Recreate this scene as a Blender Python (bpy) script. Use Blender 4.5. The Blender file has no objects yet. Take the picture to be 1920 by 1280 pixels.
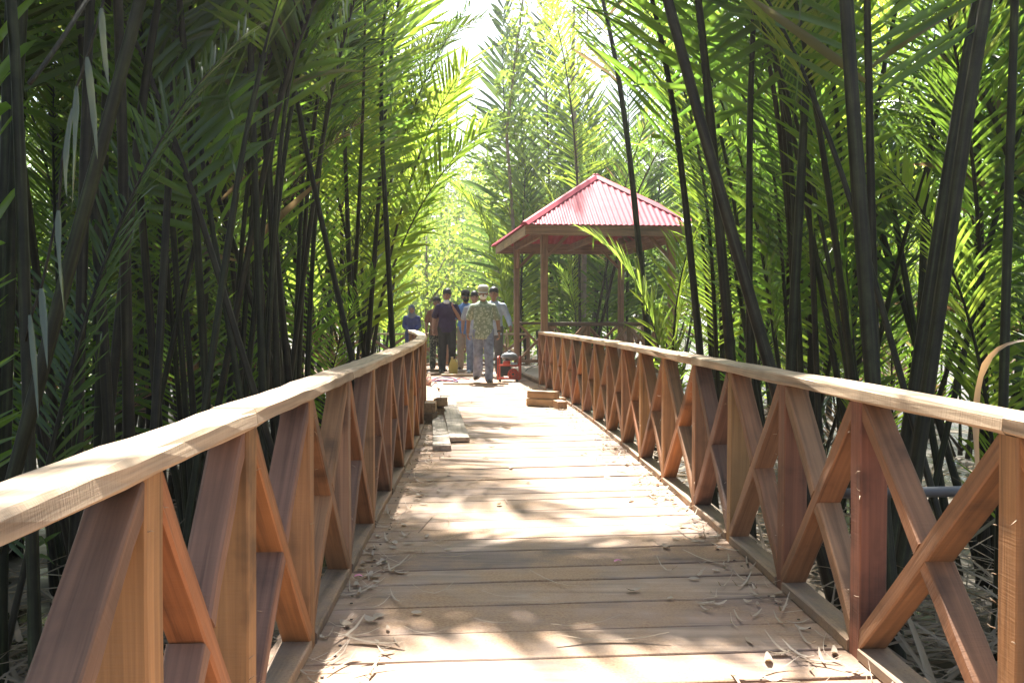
import bpy, bmesh, math, random
from mathutils import Vector, Matrix, Quaternion, noise as mnoise
R = math.radians
sc = bpy.context.scene
COL = sc.collection
F, H, HY = 1867.0, 1.2, 594.0          # focal length in photo pixels, eye height, horizon row

def at(x, y, Y):
    """a pixel of the photograph at distance Y, as a point of the place"""
    return Vector(((x - 960) / F * Y, Y, H + (HY - y) / F * Y))

def XL(Y): return -.617 - .0284 * Y - .0067 * max(0, Y - 8.5) ** 2
def XR(Y): return 1.324 - .0332 * Y - .0042 * max(0, Y - 8.5) ** 2

# ------------------------------------------------------------------ objects
def tag(o, label=None, cat=None, group=None, kind=None):
    if label: o['label'] = label
    if cat: o['category'] = cat
    if group: o['group'] = group
    if kind: o['kind'] = kind
    return o

def link(name, me, parent=None, mats=()):
    o = bpy.data.objects.new(name, me)
    COL.objects.link(o)
    for m in mats: me.materials.append(m)
    if parent: o.parent = parent
    return o

def empty(name, loc=(0, 0, 0), rz=0, label=None, cat=None, group=None):
    o = bpy.data.objects.new(name, None)
    COL.objects.link(o)
    o.location = loc; o.rotation_euler = (0, 0, rz); o.empty_display_size = .1
    return tag(o, label, cat, group)

class MB:
    def __init__(s): s.v = []; s.f = []
    def add(s, vs, fs):
        n = len(s.v); s.v += [tuple(p) for p in vs]; s.f += [tuple(i + n for i in f) for f in fs]
    def box(s, c, d, M=None):
        c = Vector(c); hx, hy, hz = d[0] / 2, d[1] / 2, d[2] / 2
        vs = [Vector((x, y, z)) for z in (-hz, hz) for y in (-hy, hy) for x in (-hx, hx)]
        if M: vs = [M @ p for p in vs]
        s.add([p + c for p in vs], [(0, 2, 3, 1), (4, 5, 7, 6), (0, 1, 5, 4), (2, 6, 7, 3), (0, 4, 6, 2), (1, 3, 7, 5)])
    def tube(s, pts, rad, n=8, cap=True, flat=1.0):
        pts = [Vector(p) for p in pts]
        if not hasattr(rad, '__len__'): rad = [rad] * len(pts)
        prev = None; rings = []
        for i, p in enumerate(pts):
            t = (pts[min(i + 1, len(pts) - 1)] - pts[max(i - 1, 0)])
            t = t.normalized() if t.length > 1e-9 else Vector((0, 0, 1))
            if prev is None:
                a = Vector((0, 1, 0)) if abs(t.y) < .9 else Vector((1, 0, 0))
                u = (a - t * a.dot(t)).normalized()
            else:
                u = (prev - t * prev.dot(t)).normalized()
            prev = u; w = t.cross(u)
            rings.append([p + (u * math.cos(2 * math.pi * k / n) + w * math.sin(2 * math.pi * k / n) * flat) * rad[i] for k in range(n)])
        vs = [q for r in rings for q in r]; fs = []
        for i in range(len(rings) - 1):
            for k in range(n):
                a = i * n + k; b = i * n + (k + 1) % n
                fs.append((a, b, b + n, a + n))
        if cap:
            fs.append(tuple(range(n - 1, -1, -1))); m = (len(rings) - 1) * n
            fs.append(tuple(range(m, m + n)))
        s.add(vs, fs)
    def lathe(s, prof, c=(0, 0, 0), n=20, M=None):
        c = Vector(c); vs = []; fs = []
        for r, z in prof:
            for k in range(n):
                p = Vector((r * math.cos(2 * math.pi * k / n), r * math.sin(2 * math.pi * k / n), z))
                vs.append((M @ p if M else p) + c)
        for i in range(len(prof) - 1):
            for k in range(n):
                a = i * n + k; b = i * n + (k + 1) % n
                fs.append((a, b, b + n, a + n))
        fs.append(tuple(range(n - 1, -1, -1))); m = (len(prof) - 1) * n
        fs.append(tuple(range(m, m + n)))
        s.add(vs, fs)
    def ball(s, c, r, n=12, m=8, M=None):
        r = r if hasattr(r, '__len__') else (r, r, r)
        c = Vector(c); vs = []; fs = []
        for j in range(1, m):
            th = math.pi * j / m
            for k in range(n):
                ph = 2 * math.pi * k / n
                p = Vector((r[0] * math.sin(th) * math.cos(ph), r[1] * math.sin(th) * math.sin(ph), r[2] * math.cos(th)))
                vs.append((M @ p if M else p) + c)
        for j in range(m - 2):
            for k in range(n):
                a = j * n + k; b = j * n + (k + 1) % n
                fs.append((a, a + n, b + n, b))
        t = Vector((0, 0, r[2])); 
        vs.append((M @ t if M else t) + c); vs.append((M @ -t if M else -t) + c)
        T = len(vs) - 2
        for k in range(n):
            fs.append((T, k, (k + 1) % n)); a = (m - 2) * n
            fs.append((T + 1, a + (k + 1) % n, a + k))
        s.add(vs, fs)
    def capsule(s, p0, p1, r0, r1, sy=1.0, n=14):
        """tapered limb with round ends; sy flattens it front to back"""
        p0, p1 = Vector(p0), Vector(p1); d = p1 - p0; L = d.length
        t = d.normalized()
        a = Vector((1, 0, 0)) if abs(t.x) < .9 else Vector((0, 0, 1))
        u = (a - t * a.dot(t)).normalized(); w = t.cross(u)
        prof = [(r0 * math.cos(x), -r0 * math.sin(x)) for x in (1.5, 1.1, .7, .35)] + [(r0, 0), ((r0 + r1) / 2, L / 2), (r1, L)] + \
               [(r1 * math.cos(x), L + r1 * math.sin(x)) for x in (.35, .7, 1.1, 1.5)]
        vs = []; fs = []
        for r, z in prof:
            for k in range(n):
                A = 2 * math.pi * k / n
                vs.append(p0 + t * z + u * (r * math.cos(A)) + w * (r * math.sin(A) * sy))
        for i in range(len(prof) - 1):
            for k in range(n):
                a_ = i * n + k; b = i * n + (k + 1) % n
                fs.append((a_, b, b + n, a_ + n))
        fs.append(tuple(range(n - 1, -1, -1))); m = (len(prof) - 1) * n
        fs.append(tuple(range(m, m + n)))
        s.add(vs, fs)
    def mesh(s, name, smooth=True):
        me = bpy.data.meshes.new(name); me.from_pydata(s.v, [], s.f); me.update()
        if smooth: me.polygons.foreach_set('use_smooth', [True] * len(me.polygons))
        return me
    def build(s, name, mat, parent=None, smooth=True):
        return link(name, s.mesh(name, smooth), parent, [mat])

# ------------------------------------------------------------------ materials
def mat(name):
    m = bpy.data.materials.new(name); m.use_nodes = True
    nt = m.node_tree; return m, nt, nt.nodes, nt.links, nt.nodes['Principled BSDF']

def ramp(N, stops):
    r = N.new('ShaderNodeValToRGB'); e = r.color_ramp.elements
    while len(e) < len(stops): e.new(.5)
    for k, (p, c) in enumerate(stops):
        e[k].position = p; e[k].color = (c[0], c[1], c[2], 1) if hasattr(c, '__len__') else (c, c, c, 1)
    return r

def plain(name, col, rough=.6, metal=0, var=.25, scale=6, bump=0, coat=0):
    m, nt, N, L, B = mat(name)
    tc = N.new('ShaderNodeTexCoord'); nz = N.new('ShaderNodeTexNoise'); nz.inputs['Scale'].default_value = scale
    nz.inputs['Detail'].default_value = 5
    L.new(tc.outputs['Object'], nz.inputs['Vector'])
    r = ramp(N, [(.3, [c * (1 - var) for c in col]), (.7, [min(1, c * (1 + var)) for c in col])])
    L.new(nz.outputs['Fac'], r.inputs['Fac']); L.new(r.outputs['Color'], B.inputs['Base Color'])
    B.inputs['Roughness'].default_value = rough; B.inputs['Metallic'].default_value = metal
    B.inputs['Coat Weight'].default_value = coat
    if bump:
        b = N.new('ShaderNodeBump'); b.inputs['Strength'].default_value = bump; b.inputs['Distance'].default_value = .01
        L.new(nz.outputs['Fac'], b.inputs['Height']); L.new(b.outputs['Normal'], B.inputs['Normal'])
    return m

def wood(name, tones, rough=.7, island=False, own=False, stain=.5, grain=(1.2, 30, 30), bump=.25, sawdust=0):
    """sawn timber, grain along local X; tones = ramp colours picked per piece"""
    m, nt, N, L, B = mat(name)
    tc = N.new('ShaderNodeTexCoord')
    if island:
        g = N.new('ShaderNodeNewGeometry'); rnd = g.outputs['Random Per Island']
    else:
        oi = N.new('ShaderNodeObjectInfo'); rnd = oi.outputs['Random']
    mul = N.new('ShaderNodeMath'); mul.operation = 'MULTIPLY'; mul.inputs[1].default_value = 37.0; L.new(rnd, mul.inputs[0])
    add = N.new('ShaderNodeVectorMath'); add.operation = 'ADD'
    L.new(tc.outputs['Object'], add.inputs[0]); L.new(mul.outputs[0], add.inputs[1])
    mp = N.new('ShaderNodeMapping'); mp.inputs['Scale'].default_value = grain
    L.new(add.outputs[0], mp.inputs['Vector'])
    n1 = N.new('ShaderNodeTexNoise'); n1.inputs['Scale'].default_value = 1.0; n1.inputs['Detail'].default_value = 7
    n1.inputs['Distortion'].default_value = .6; n1.inputs['Roughness'].default_value = .6
    L.new(mp.outputs[0], n1.inputs['Vector'])
    n2 = N.new('ShaderNodeTexNoise'); n2.inputs['Scale'].default_value = 3.5; n2.inputs['Detail'].default_value = 4
    L.new(add.outputs[0], n2.inputs['Vector'])
    tone = ramp(N, [(k / len(tones), c) for k, c in enumerate(tones)]); tone.color_ramp.interpolation = 'CONSTANT' if len(tones) > 4 else 'LINEAR'
    L.new(rnd, tone.inputs['Fac'])
    gr = ramp(N, [(.26, .38), (.42, .80), (.55, 1.02), (.74, 1.32)]); L.new(n1.outputs['Fac'], gr.inputs['Fac'])
    mx = N.new('ShaderNodeMix'); mx.data_type = 'RGBA'; mx.blend_type = 'MULTIPLY'; mx.inputs['Factor'].default_value = 1
    L.new(oi.outputs['Color'] if own else tone.outputs['Color'], mx.inputs['A']); L.new(gr.outputs['Color'], mx.inputs['B'])
    st = ramp(N, [(.3, 1 - stain), (.42, .9), (.62, 1.1)]); L.new(n2.outputs['Fac'], st.inputs['Fac'])
    m2 = N.new('ShaderNodeMix'); m2.data_type = 'RGBA'; m2.blend_type = 'MULTIPLY'; m2.inputs['Factor'].default_value = 1
    L.new(mx.outputs['Result'], m2.inputs['A']); L.new(st.outputs['Color'], m2.inputs['B'])
    out = m2.outputs['Result']
    if sawdust:
        n3 = N.new('ShaderNodeTexNoise'); n3.inputs['Scale'].default_value = 1.7; n3.inputs['Detail'].default_value = 9; n3.inputs['Roughness'].default_value = .68
        L.new(tc.outputs['Object'], n3.inputs['Vector'])
        n4 = N.new('ShaderNodeTexNoise'); n4.inputs['Scale'].default_value = 90; n4.inputs['Detail'].default_value = 3
        L.new(tc.outputs['Object'], n4.inputs['Vector'])
        k = ramp(N, [(.50 - .1 * sawdust, 0), (.60, .92)]); L.new(n3.outputs['Fac'], k.inputs['Fac'])
        sd = ramp(N, [(.3, (.25, .13, .06)), (.7, (.42, .265, .14))]); L.new(n4.outputs['Fac'], sd.inputs['Fac'])
        m3 = N.new('ShaderNodeMix'); m3.data_type = 'RGBA'; L.new(k.outputs['Color'], m3.inputs['Factor'])
        L.new(out, m3.inputs['A']); L.new(sd.outputs['Color'], m3.inputs['B']); out = m3.outputs['Result']
    L.new(out, B.inputs['Base Color']); B.inputs['Roughness'].default_value = rough
    b = N.new('ShaderNodeBump'); b.inputs['Strength'].default_value = bump; b.inputs['Distance'].default_value = .006
    mk = N.new('ShaderNodeMapping'); mk.inputs['Scale'].default_value = (150, 9, 9); mk.inputs['Rotation'].default_value = (0, .25, .3); L.new(add.outputs[0], mk.inputs['Vector'])
    n5 = N.new('ShaderNodeTexNoise'); n5.inputs['Scale'].default_value = 1; n5.inputs['Detail'].default_value = 3; L.new(mk.outputs[0], n5.inputs['Vector'])
    hs = N.new('ShaderNodeMath'); hs.operation = 'MULTIPLY_ADD'; hs.inputs[1].default_value = .55; L.new(n5.outputs['Fac'], hs.inputs[0]); L.new(n1.outputs['Fac'], hs.inputs[2])
    L.new(hs.outputs[0], b.inputs['Height']); L.new(b.outputs['Normal'], B.inputs['Normal'])
    return m

def leafmat(name, a, b, trans, tmix=.5, rough=.23, dry=None, spec=.8):
    """thin leaf: reflected green on top, warm light let through when lit from behind"""
    m, nt, N, L, B = mat(name)
    g = N.new('ShaderNodeNewGeometry'); oi = N.new('ShaderNodeObjectInfo')
    ad = N.new('ShaderNodeMath'); ad.operation = 'ADD'; L.new(g.outputs['Random Per Island'], ad.inputs[0]); L.new(oi.outputs['Random'], ad.inputs[1])
    hf = N.new('ShaderNodeMath'); hf.operation = 'MULTIPLY'; hf.inputs[1].default_value = .5; L.new(ad.outputs[0], hf.inputs[0])
    st = [(.15, a), (.8, b)]
    st2 = [(.15, trans), (.8, [min(1, trans[0] * 1.35), trans[1] * 1.08, trans[2] * .8])]
    if dry: st += [(.9, dry)]; st2 += [(.9, [c * 1.6 for c in dry])]
    r = ramp(N, st); r2 = ramp(N, st2)
    L.new(hf.outputs[0], r.inputs['Fac']); L.new(hf.outputs[0], r2.inputs['Fac'])
    L.new(r.outputs['Color'], B.inputs['Base Color']); B.inputs['Roughness'].default_value = rough
    B.inputs['Specular IOR Level'].default_value = spec
    t = N.new('ShaderNodeBsdfTranslucent'); L.new(r2.outputs['Color'], t.inputs['Color'])
    mx = N.new('ShaderNodeMixShader'); mx.inputs[0].default_value = tmix
    L.new(B.outputs[0], mx.inputs[1]); L.new(t.outputs[0], mx.inputs[2])
    L.new(mx.outputs[0], N['Material Output'].inputs['Surface'])
    return m

M_rail = wood('sawn_rail_wood', [(.38, .26, .16), (.46, .33, .21)], stain=.25, grain=(1.1, 38, 38), bump=.5)
M_post = wood('sawn_post_wood', [(.17, .065, .032), (.36, .17, .055), (.20, .105, .065), (.46, .25, .085), (.15, .085, .06), (.33, .12, .035), (.25, .12, .05), (.42, .20, .06), (.18, .07, .04)], stain=.6, own=True, grain=(1.1, 38, 38), bump=.45)
M_kerb = wood('railing_base_wood', [(.20, .13, .09), (.26, .18, .12)], stain=.5, sawdust=.8)
M_deck = wood('deck_plank_wood', [(.19, .125, .09), (.33, .235, .17), (.23, .14, .095), (.29, .20, .15), (.17, .115, .09)], island=True, stain=.35, grain=(1.2, 16, 16), sawdust=1.0)
M_gaz = wood('gazebo_wood', [(.22, .12, .07), (.30, .16, .09)], stain=.3)
M_block = wood('fresh_cut_timber', [(.40, .26, .15), (.34, .20, .10), (.44, .30, .18)], stain=.2)
M_grey = wood('weathered_board', [(.33, .27, .21), (.40, .33, .26)], stain=.25)
M_dark = wood('dark_timber', [(.10, .06, .04), (.16, .09, .05)], stain=.4)  # darker brown timber tones
M_leaf = leafmat('nipa_leaflet', (.035, .07, .014), (.055, .105, .02), (.185, .365, .046), .56, dry=(.16, .11, .05))
M_leafb = leafmat('nipa_leaflet_bluish', (.030, .060, .022), (.045, .085, .028), (.13, .24, .06), .42)
M_leafy = leafmat('nipa_leaflet_yellow', (.06, .10, .012), (.08, .13, .018), (.29, .45, .058), .6)
M_leafd = leafmat('nipa_leaflet_shaded', (.018, .038, .010), (.032, .058, .014), (.07, .12, .014), .36, dry=(.10, .07, .03))  # darker leaflet copy, shade of the left thicket put into its colour
M_dry = leafmat('dry_leaf', (.27, .20, .13), (.38, .30, .21), (.40, .28, .15), .3, rough=.6, spec=.2)
M_deadf = leafmat('dead_leaflet', (.13, .085, .045), (.24, .17, .10), (.26, .16, .07), .35, rough=.7, spec=.15)
M_pale = leafmat('torn_leaflet', (.07, .09, .05), (.11, .13, .08), (.12, .15, .06), .35)
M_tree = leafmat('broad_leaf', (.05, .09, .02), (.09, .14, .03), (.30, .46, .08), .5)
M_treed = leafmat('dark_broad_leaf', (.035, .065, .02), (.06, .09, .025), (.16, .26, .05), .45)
def stalkmat():
    m, nt, N, L, B = mat('nipa_stalk'); tc = N.new('ShaderNodeTexCoord'); oi = N.new('ShaderNodeObjectInfo')
    mp = N.new('ShaderNodeMapping'); mp.inputs['Scale'].default_value = (55, 55, 1.3); L.new(tc.outputs['Object'], mp.inputs['Vector'])
    n1 = N.new('ShaderNodeTexNoise'); n1.inputs['Scale'].default_value = 1; n1.inputs['Detail'].default_value = 6; L.new(mp.outputs[0], n1.inputs['Vector'])
    n2 = N.new('ShaderNodeTexNoise'); n2.inputs['Scale'].default_value = 5; n2.inputs['Detail'].default_value = 7; n2.inputs['Roughness'].default_value = .7; L.new(tc.outputs['Object'], n2.inputs['Vector'])
    r = ramp(N, [(.3, (.010, .008, .005)), (.5, (.026, .021, .012)), (.68, (.050, .048, .026)), (.8, (.085, .08, .055))]); L.new(n1.outputs['Fac'], r.inputs['Fac'])
    sp = ramp(N, [(.35, .45), (.55, 1.0), (.70, 1.5)]); L.new(n2.outputs['Fac'], sp.inputs['Fac'])
    gr = ramp(N, [(.25, (1, .92, .8)), (.75, (.85, 1.05, .7))]); L.new(oi.outputs['Random'], gr.inputs['Fac'])
    a = N.new('ShaderNodeMix'); a.data_type = 'RGBA'; a.blend_type = 'MULTIPLY'; a.inputs['Factor'].default_value = 1
    L.new(r.outputs['Color'], a.inputs['A']); L.new(sp.outputs['Color'], a.inputs['B'])
    b = N.new('ShaderNodeMix'); b.data_type = 'RGBA'; b.blend_type = 'MULTIPLY'; b.inputs['Factor'].default_value = 1
    L.new(a.outputs['Result'], b.inputs['A']); L.new(gr.outputs['Color'], b.inputs['B']); L.new(b.outputs['Result'], B.inputs['Base Color'])
    B.inputs['Roughness'].default_value = .6; B.inputs['Specular IOR Level'].default_value = .3
    bu = N.new('ShaderNodeBump'); bu.inputs['Strength'].default_value = .5; bu.inputs['Distance'].default_value = .008
    L.new(n1.outputs['Fac'], bu.inputs['Height']); L.new(bu.outputs['Normal'], B.inputs['Normal']); return m
M_stalk = stalkmat()
M_stalkg = plain('green_stalk', (.05, .065, .025), .4, var=.4, scale=3)
M_bark = plain('pale_bark', (.22, .17, .12), .85, var=.35, scale=8, bump=.4)
M_pipe = plain('grey_pipe', (.20, .21, .22), .45, var=.2)
M_skin = plain('skin', (.30, .15, .09), .5, var=.08)
M_hair = plain('black_hair', (.012, .010, .009), .5)

# ------------------------------------------------------------------ sky, sun, camera
SUN_EL, SUN_AZ = R(57), R(-7)
w = bpy.data.worlds.new('World'); sc.world = w; w.use_nodes = True
wn = w.node_tree; bg = wn.nodes['Background']
sky = wn.nodes.new('ShaderNodeTexSky'); sky.sky_type = 'NISHITA'; sky.sun_disc = False
sky.sun_elevation = SUN_EL; sky.sun_rotation = SUN_AZ; sky.air_density = 1.2; sky.dust_density = 3.0
wn.links.new(sky.outputs[0], bg.inputs[0]); bg.inputs[1].default_value = .075
ld = bpy.data.lights.new('sun', 'SUN'); ld.energy = 5.0; ld.angle = R(.9); ld.color = (1, .955, .88)
lo = bpy.data.objects.new('sun', ld); COL.objects.link(lo)
sv = Vector((math.sin(SUN_AZ) * math.cos(SUN_EL), math.cos(SUN_AZ) * math.cos(SUN_EL), math.sin(SUN_EL)))
lo.rotation_euler = sv.to_track_quat('Z', 'Y').to_euler(); lo.location = (0, 0, 30)
cd = bpy.data.cameras.new('camera'); cam = bpy.data.objects.new('camera', cd); COL.objects.link(cam)
cd.sensor_width = 36; cd.lens = 35; cd.clip_end = 2000; cd.clip_start = .05
cam.location = (0, 0, H); cam.rotation_euler = (R(90) - math.atan((640 - HY) / F), 0, 0)
sc.camera = cam
sc.view_settings.view_transform = 'Standard'; sc.view_settings.look = 'None'
sc.view_settings.exposure = 2.2; sc.view_settings.gamma = 1
sc.render.engine = 'CYCLES'
cy = sc.cycles; cy.use_denoising = True; cy.max_bounces = 8; cy.diffuse_bounces = 4; cy.glossy_bounces = 3
cy.transmission_bounces = 6; cy.transparent_max_bounces = 8; cy.sample_clamp_indirect = 8

# ------------------------------------------------------------------ ground
GZ = -.85
def ground():
    m, nt, N, L, B = mat('mangrove_mud')
    tc = N.new('ShaderNodeTexCoord'); n = N.new('ShaderNodeTexNoise'); n.inputs['Scale'].default_value = 1.1; n.inputs['Detail'].default_value = 9
    L.new(tc.outputs['Object'], n.inputs['Vector'])
    r = ramp(N, [(.35, (.022, .017, .011)), (.55, (.05, .039, .025)), (.7, (.10, .08, .05))]); L.new(n.outputs['Fac'], r.inputs['Fac'])
    L.new(r.outputs['Color'], B.inputs['Base Color'])
    r2 = ramp(N, [(.4, .12), (.6, .8)]); L.new(n.outputs['Fac'], r2.inputs['Fac']); L.new(r2.outputs['Color'], B.inputs['Roughness'])
    b = N.new('ShaderNodeBump'); b.inputs['Strength'].default_value = .6; b.inputs['Distance'].default_value = .05
    L.new(n.outputs['Fac'], b.inputs['Height']); L.new(b.outputs['Normal'], B.inputs['Normal'])
    mb = MB(); n_ = 70; S = 26
    xs = [-600, -200, -80] + [-S + 2 * S * i / n_ for i in range(n_ + 1)] + [80, 200, 600]
    ys = [-300, -60] + [-6 + 56 * i / n_ for i in range(n_ + 1)] + [90, 200, 900]
    vs = [(x, y, GZ + .10 * mnoise.noise(Vector((x * .5, y * .5, 0))) + .05 * mnoise.noise(Vector((x * 1.7, y * 1.7, 3)))) for y in ys for x in xs]
    W = len(xs)
    mb.add(vs, [(j * W + i, j * W + i + 1, (j + 1) * W + i + 1, (j + 1) * W + i) for j in range(len(ys) - 1) for i in range(W - 1)])
    o = mb.build('mud_ground', m); tag(o, 'dark wet mud of the mangrove swamp under the boardwalk', 'ground', kind='structure')
ground()

# ------------------------------------------------------------------ timber
rg = random.Random(11)
YEL, ORA, RED, PUR, BRO, TAN = (.42, .225, .085), (.36, .155, .055), (.23, .095, .048), (.225, .122, .075), (.29, .145, .065), (.36, .20, .10)
def tone(c):
    k = rg.uniform(.70, 1.02); return (c[0] * k * 1.04, c[1] * k * rg.uniform(.90, 1.0), c[2] * k * .92, 1)
TONES = {'post': (YEL, YEL, BRO, TAN, RED), 'brace': (ORA, BRO, PUR, BRO, TAN)}
def beam(name, p0, p1, wd, dp, m, parent, up=Vector((0, 0, 1)), ch=.005, jit=.0016, n=6, bow=0):
    """one sawn timber from p0 to p1: wd across 'side', dp along 'up', own mesh with grain along local X"""
    p0, p1 = Vector(p0), Vector(p1); d = p1 - p0; L = d.length; x = d.normalized()
    y = up.cross(x).normalized(); z = x.cross(y)
    a, b = wd / 2, dp / 2
    sec = [(a - ch, -b), (a, -b + ch), (a, b - ch), (a - ch, b), (-a + ch, b), (-a, b - ch), (-a, -b + ch), (-a + ch, -b)]
    mb = MB(); vs = []
    for i in range(n):
        t = i / (n - 1); X = (t - .5) * L
        o = bow * math.sin(math.pi * t)
        for (sy, sz) in sec:
            e = -.003 if i in (0, n - 1) else 0
            vs.append((X, sy + math.copysign(e, sy) + rg.uniform(-jit, jit), sz + o + rg.uniform(-jit, jit)))
    fs = []
    for i in range(n - 1):
        for k in range(8):
            A = i * 8 + k; Bv = i * 8 + (k + 1) % 8
            fs.append((A, A + 8, Bv + 8, Bv))
    fs.append(tuple(range(8))); fs.append(tuple(range((n - 1) * 8 + 7, (n - 1) * 8 - 1, -1)))
    mb.add(vs, fs)
    o = mb.build(name, m, parent, smooth=False)
    mw = Matrix((x, y, z)).transposed().to_4x4(); mw.translation = (p0 + p1) / 2
    o.color = tone(rg.choice(TONES.get(name, (BRO, TAN, ORA))))
    o.matrix_world = mw
    return o

def railing(name, posts, side, label, top=.955, mrail=None, mpost=None, seg=2, joint_off=0, thick=.05, ext=(0, 0), ptone={}, whole=(BRO,), cut=(BRO,)):
    """posts = foot points of the inner face; side = +1 when the outside lies to the right of travel"""
    root = empty(name, (0, 0, 0), 0, label, 'railing', 'timber railings of the boardwalk')
    mrail = mrail or M_rail; mpost = mpost or M_post
    P = [Vector(p) for p in posts]; nrm = []; tan = []
    for i in range(len(P)):
        t = (P[min(i + 1, len(P) - 1)] - P[max(i - 1, 0)]); t.z = 0; t.normalize()
        tan.append(t); nrm.append(Vector((t.y, -t.x, 0)) * side)
    C = [p + n * .052 for p, n in zip(P, nrm)]
    ph = top - thick
    for i, c in enumerate(C):
        up = tan[i]
        po = beam('post', c + Vector((0, 0, -.25)), c + Vector((rg.uniform(-.006, .006), rg.uniform(-.01, .01), ph - .001)), .10 + rg.uniform(-.006, .004), .095 + rg.uniform(-.008, .006), mpost, root, up)
        if i in ptone: po.color = tone(ptone[i])
    for i in range(len(C) - 1):
        a, b = C[i], C[i + 1]; t = (b - a).normalized(); n = Vector((t.y, -t.x, 0))
        a2, b2 = a + t * .047, b - t * .047
        dz = Vector((0, 0, 1))
        lo_, hi_ = .075, ph - .035
        # brace one runs whole, brace two is cut in two against it
        d1 = rg.uniform(.088, .096)
        q0, q1 = (a2 + dz * lo_, b2 + dz * hi_) if side > 0 else (a2 + dz * hi_, b2 + dz * lo_)
        r0, r1 = (a2 + dz * hi_, b2 + dz * lo_) if side > 0 else (a2 + dz * lo_, b2 + dz * hi_)
        if side > 0: q0, q1, r0, r1 = r0, r1, q0, q1
        e = (q1 - q0).normalized()
        wb = beam('brace', q0 - e * .02, q1 + e * .02, d1, .06, mpost, root, dz.cross(e).cross(e) * -1)
        wb.color = tone(whole[i % len(whole)]); ct = tone(cut[i % len(cut)])
        m = (r0 + r1) / 2; e = (r1 - r0).normalized(); ang = abs((q1 - q0).normalized().cross(e).length)
        gap = .03 / max(.3, ang)
        for s0, s1 in ((r0 - e * .02, m - e * gap), (m + e * gap, r1 + e * .02)):
            cb = beam('brace', s0, s1, d1 - .006, .058, mpost, root, dz.cross(e).cross(e) * -1); cb.color = ct
        beam('bottom_rail', a2 + dz * .022, b2 + dz * .022, .105, .044, M_kerb, root)
    sp = MB(); nl = MB()
    for i, c in enumerate(C[:9]):
        t = tan[i]; n = nrm[i] * -1
        for _ in range(7):
            q = c + n * .05 + t * rg.choice((-.048, .048)) + Vector((0, 0, rg.uniform(.08, ph - .05))); l = rg.uniform(.008, .028)
            v = (n * rg.uniform(.2, 1) + t * rg.uniform(-1, 1) + Vector((0, 0, rg.uniform(-.7, .7)))).normalized()
            sp.tube([q, q + v * l * .6, q + v * l + Vector((0, 0, rg.uniform(-.3, .3) * l))], [.0013, .001, .0004], 4)
        for h in (.12, .17, ph - .06, ph - .11):
            q = c - t * .047 + n * rg.uniform(-.02, .02) + Vector((0, 0, h)); nl.ball(q, (.005, .005, .005), 6, 4)
    tag(sp.build('splinters', M_rail, root), kind='stuff'); nl.build('nail_heads', M_hair, root)
    # top rail in lengths butted over the posts
    ends = list(range(joint_off, len(C), seg))
    if ends[0] != 0: ends = [0] + ends
    if ends[-1] != len(C) - 1: ends.append(len(C) - 1)
    for k in range(len(ends) - 1):
        i, j = ends[k], ends[k + 1]
        p, q = C[i].copy(), C[j].copy()
        t = (q - p).normalized()
        if k == 0: p -= t * ext[0]
        if k == len(ends) - 2: q += t * ext[1]
        mid = C[(i + j) // 2] if (j - i) % 2 == 0 and j - i > 1 else (p + q) / 2
        pts = [p + t * .002, q - t * .002]
        z = Vector((0, 0, top - thick / 2))
        beam('top_rail', pts[0] + z, pts[1] + z, .125, thick, mrail, root, ch=.009, jit=.003, n=12)
    return root

ly = [-.15, .92, 1.87, 2.65, 3.58, 4.6, 5.6, 6.65, 7.7, 8.75, 9.75, 10.8, 11.8, 12.8, 13.8, 14.8, 15.8, 16.8, 17.7, 18.6]
ry = [.6, 1.55, 2.49, 3.5, 4.37, 5.28, 6.15, 7.2, 8.2, 9.2, 10.2, 11.2, 12.2, 13.2, 14.2, 15.2, 16.1, 17.0]
railing('boardwalk_railing', [(XL(y), y, 0) for y in ly], -1, 'timber railing with X braces along the left edge of the boardwalk', seg=2, joint_off=1,
        ptone={1: YEL, 2: YEL, 3: YEL, 4: YEL, 5: TAN, 6: YEL, 7: BRO, 8: PUR, 9: YEL}, whole=(ORA, ORA, ORA, ORA, BRO, ORA, PUR), cut=(BRO, PUR, PUR, PUR, BRO, PUR))
railing('boardwalk_railing', [(XR(y), y, 0) for y in ry], 1, 'timber railing with X braces along the right edge, ending at the pavilion', seg=4, joint_off=2,
        ptone={1: YEL, 2: YEL, 3: RED, 4: RED, 5: YEL, 6: BRO, 7: YEL, 8: YEL, 9: TAN}, whole=(ORA, BRO, BRO, BRO, TAN, PUR), cut=(BRO, ORA, BRO, TAN, BRO, PUR, TAN))
railing('boardwalk_railing', [(-4.6 + 1.0 * k, 24.7, 0) for k in range(6)], -1, 'low cross railing at the far end of the landing behind the people', top=.80, mpost=M_gaz)

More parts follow.
